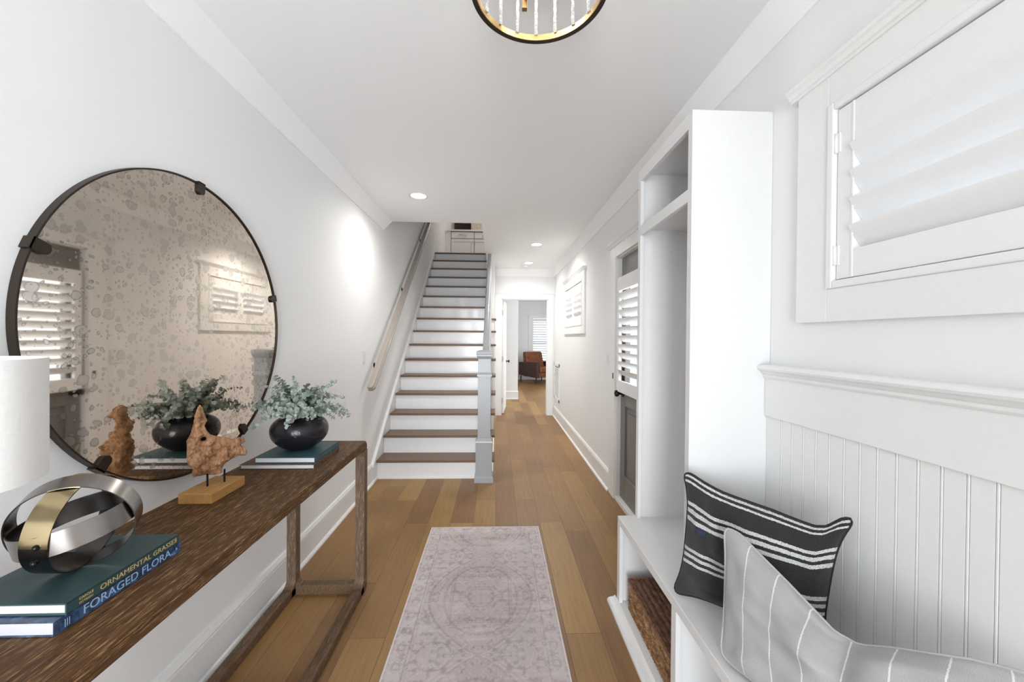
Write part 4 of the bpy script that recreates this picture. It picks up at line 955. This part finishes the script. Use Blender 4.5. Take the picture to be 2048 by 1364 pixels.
# ------------------------------------------------------------------ table lamp
LX, LY = -1.035, 0.735
TL_ = thing('table_lamp', 'table lamp with white linen drum shade at the left picture edge', 'lamp', (LX, LY, TZ))
TL_.location = (LX, LY, TZ)
MB().lathe([(0.146, 1.165), (0.150, 1.165), (0.150, 1.402), (0.146, 1.402), (0.146, 1.165)], (LX, LY, 0), 72, cap=False).build('lamp_shade', 'shade', TL_)
MB().lathe([(0.001, 0.0), (0.042, 0.0), (0.044, 0.006), (0.042, 0.012), (0.014, 0.02), (0.020, 0.07), (0.030, 0.13), (0.022, 0.19), (0.010, 0.24), (0.008, 0.40), (0.001, 0.40)], (LX-0.0, LY-0.0, TZ), 36, cap=False).build('lamp_base', 'bronze', TL_)
sp_ = MB()
for a in (0, 2*PI/3, 4*PI/3): sp_.tube([(LX, LY, 1.39), (LX+0.147*math.cos(a), LY+0.147*math.sin(a), 1.39)], 0.0018, 6)
sp_.build('shade_spider', 'bronze', TL_)

# ------------------------------------------------------------------ ceiling light
CXL, CYL, RC, ZR = 0.125, 1.217, 0.217, 2.545
CH = thing('flush_chandelier', 'round bronze and gold ceiling light with hammered glass rods', 'chandelier', (CXL, CYL, ZR))
MB().lathe([(RC, ZR-0.010), (RC+0.001, ZR+0.012), (RC-0.014, ZR+0.012), (RC-0.014, ZR-0.010), (RC, ZR-0.010)], (CXL, CYL, 0), 128, cap=False).build('outer_ring', 'bronze', CH)
MB().lathe([(RC-0.0142, ZR-0.009), (RC-0.0142, ZR+0.012), (RC-0.0172, ZR+0.012), (RC-0.0172, ZR-0.009), (RC-0.0142, ZR-0.009)], (CXL, CYL, 0), 128, cap=False).build('inner_ring', 'gold', CH)
MB().lathe([(RC-0.002, 2.705), (RC-0.002, 2.722), (RC-0.02, 2.722), (RC-0.02, 2.705), (RC-0.002, 2.705)], (CXL, CYL, 0), 128, cap=False).build('top_ring', 'bronze', CH)
MB().lathe([(0.001, 2.73), (0.07, 2.73), (0.07, 2.715), (0.03, 2.70), (0.012, 2.69), (0.012, 2.60), (0.001, 2.60)], (CXL, CYL, 0), 40, cap=False).build('canopy', 'gold', CH)
for i in range(18):
    a = 2*PI*i/18 + 0.13; m = MB(); rc_ = RC-0.019; n = 14
    c0, s0 = math.cos(a), math.sin(a); vs = []
    for j in range(n+1):
        z = ZR+0.008+(2.712-ZR-0.008)*j/n; tw = 0.25*math.sin(j*1.3+i); w_ = 0.0055+0.0012*math.sin(j*2.1+i*1.7)
        for (p, q) in ((-w_, -0.003), (w_, -0.003), (w_, 0.003), (-w_, 0.003)):
            p2, q2 = p*math.cos(tw)-q*math.sin(tw), p*math.sin(tw)+q*math.cos(tw)
            vs.append((CXL+(rc_+q2)*c0-p2*s0, CYL+(rc_+q2)*s0+p2*c0, z))
    m.add(vs, [(j*4+k_, j*4+(k_+1) % 4, (j+1)*4+(k_+1) % 4, (j+1)*4+k_) for j in range(n) for k_ in range(4)] + [(3, 2, 1, 0), (n*4, n*4+1, n*4+2, n*4+3)])
    m.build('glass_rod', 'glass', CH)
for i in range(4):
    a = 2*PI*i/4 + math.radians(110); ex, ey = CXL+0.115*math.cos(a), CYL+0.115*math.sin(a)
    MB().tube([(CXL, CYL, 2.615), ((CXL+ex)/2, (CYL+ey)/2, 2.600), (ex, ey, 2.597)], 0.006, 8).build('arm', 'gold', CH)
    m = MB(); m.box(ex-0.0085, ex+0.0085, ey-0.0085, ey+0.0085, 2.568, 2.625); sk = m.build('candle_sleeve', 'gold', CH, bevel=0.001)
    MB().ball((ex, ey, 2.652), 0.014, (1, 1, 1.8), 10).build('bulb', 'bulb', sk)
    l = bpy.data.lights.new('chandelier_bulb_light', 'POINT'); l.energy = 0.42; l.color = (1, 0.96, 0.91); l.shadow_soft_size = 0.015
    lo = bpy.data.objects.new('chandelier_bulb_light', l); COL.objects.link(lo); lo.location = (ex, ey, 2.69)

# ------------------------------------------------------------------ runner rug
RX0, RX1, RY0, RY1 = -0.482, 0.328, 0.28, 2.945
nx_, ny_ = 190, 620
xx = np.linspace(0, 1, nx_+1); yy = np.linspace(0, 1, ny_+1); GX, GY = np.meshgrid(xx, yy, indexing='ij')
Wd, Ht = RX1-RX0, RY1-RY0
px = GX*Wd; py = GY*Ht
def vnoise(freq, seed, ax=px, ay=py):
    r = np.random.default_rng(seed); n = 256; tab = r.random((n, n)); fx, fy = ax*freq, ay*freq; ix, iy = np.floor(fx).astype(int), np.floor(fy).astype(int)
    tx, ty = fx-ix, fy-iy; tx = tx*tx*(3-2*tx); ty = ty*ty*(3-2*ty)
    g_ = lambda a, b: tab[a % n, b % n]
    return (g_(ix, iy)*(1-tx)+g_(ix+1, iy)*tx)*(1-ty)+(g_(ix, iy+1)*(1-tx)+g_(ix+1, iy+1)*tx)*ty
sx_ = np.abs(px-Wd/2); per_ = 0.80; my_ = np.abs(((py-1.87+0.4) % per_)-per_/2)   # mirrored motif coordinates
mot = vnoise(48, 1, sx_, my_)*0.55 + vnoise(95, 2, sx_, my_)*0.45
fine = vnoise(160, 3, sx_, my_)
worn = vnoise(5, 4)*0.5+vnoise(14, 5)*0.3+vnoise(2.0, 6)*0.2
streak = vnoise(1, 7, px*7, py*55)
dark = np.clip((mot-0.55)*7, 0, 1)
edge = np.minimum.reduce([px, Wd-px, py, Ht-py])
def ln(d, at, w_): return np.exp(-((d-at)/w_)**2)
lines = ln(edge, 0.014, 0.003)*0.6 + ln(edge, 0.085, 0.0035) + ln(edge, 0.100, 0.003)*0.8
# medallions: diamond arcs and stepped squares
rad = np.hypot(sx_*1.0, (my_-0.0)*0.72)
dia = sx_ - 0.285*np.cos(PI*np.clip(my_/0.8, 0, 0.5))**0.8
field = (edge > 0.105)
med = field*(ln(dia, 0.0, 0.006)*0.9 + ln(dia, 0.030, 0.004)*0.7 + ln(dia, -0.05, 0.004)*0.5 + ln(rad, 0.20, 0.006) + ln(np.maximum(sx_, my_*0.85), 0.155, 0.005)*0.8 + ln(np.maximum(sx_, my_*0.85), 0.168, 0.003)*0.7 + ln(np.hypot(sx_-0.2, my_-0.40), 0.08, 0.005)*0.7 + ln(np.hypot(sx_, my_*0.8), 0.07, 0.005)*0.8)
# border rosettes
bd = (edge > 0.022) & (edge < 0.08)
bpx = np.where(np.minimum(px, Wd-px) < np.minimum(py, Ht-py), py, px); bc_ = (bpx % 0.105)-0.0525; be = edge-0.05
ros = bd*(ln(np.hypot(bc_, be), 0.017, 0.004) + ln(np.abs(bc_)+np.abs(be), 0.035, 0.0035)*0.8 + ln(np.abs(bc_*1.0-be*0.6), 0.0, 0.003)*0.3)
inner = (dia < 0.0)
base = np.array([0.52, 0.445, 0.44]); darkc = np.array([0.235, 0.185, 0.19]); grn = np.array([0.42, 0.40, 0.375]); pk = np.array([0.42, 0.335, 0.335]); lt = np.array([0.66, 0.61, 0.60])
colr = base[None, None]*np.ones(px.shape+(1,))
def bl(c_, k_, w_):
    w_ = np.clip(w_, 0, 1)[..., None]; return c_*(1-w_)+k_*w_
colr = bl(colr, grn, (vnoise(6, 9, sx_, py) > 0.5)*0.4*field)
colr = bl(colr, pk, inner*field*0.55); colr = bl(colr, lt, (~field)*0.30)
colr = bl(colr, darkc, (dark*0.50)*(0.35+worn)); colr = bl(colr, darkc, np.clip(lines+med+ros, 0, 1)*0.72*(0.2+worn*1.1))
colr = bl(colr, lt, np.clip((fine-0.6)*3, 0, 1)*0.45); colr = bl(colr, lt, np.clip((streak-0.62)*2.2, 0, 1)*0.4); colr = bl(colr, lt, np.clip((worn-0.58)*3.5, 0, 1)*0.45)
colr = bl(colr, lt*1.05, (edge < 0.006)*0.9)
wob = 0.004*(vnoise(1.3, 21, px*0, py)-0.5)
zt = 0.0075 + 0.0012*(vnoise(3, 22)-0.5)
VX = RX0+px+np.where(GX < 0.5, wob, -wob); VY = RY0+py
cen = ((RX0+RX1)/2, (RY0+RY1)/2, 0.0)
co = np.stack([VX-cen[0], VY-cen[1], zt], -1).reshape(-1, 3)
me = bpy.data.meshes.new('pile_surface'); nvx = (nx_+1)*(ny_+1)
ii, jj = np.meshgrid(np.arange(nx_), np.arange(ny_), indexing='ij'); a0 = (ii*(ny_+1)+jj).ravel()
fcs = np.stack([a0, a0+ny_+1, a0+ny_+2, a0+1], 1)
# skirt down to the floor
me.from_pydata(co.tolist(), [], fcs.tolist())
ca_ = me.color_attributes.new('rugcol', 'FLOAT_COLOR', 'POINT'); ca_.data.foreach_set('color', np.concatenate([colr.reshape(-1, 3), np.ones((nvx, 1))], 1).astype(np.float32).ravel())
me.polygons.foreach_set('use_smooth', [True]*len(me.polygons)); me.materials.append(M['rug'])
RG = thing('runner_rug', 'faded mauve grey oriental runner rug on the oak floor', 'rug', cen)
o = bpy.data.objects.new('pile_surface', me); COL.objects.link(o); o.parent = RG
B(RX0+0.001, RX1-0.001, RY0+0.001, RY1-0.001, 0.0008, 0.0068).build('backing', 'pages', RG)
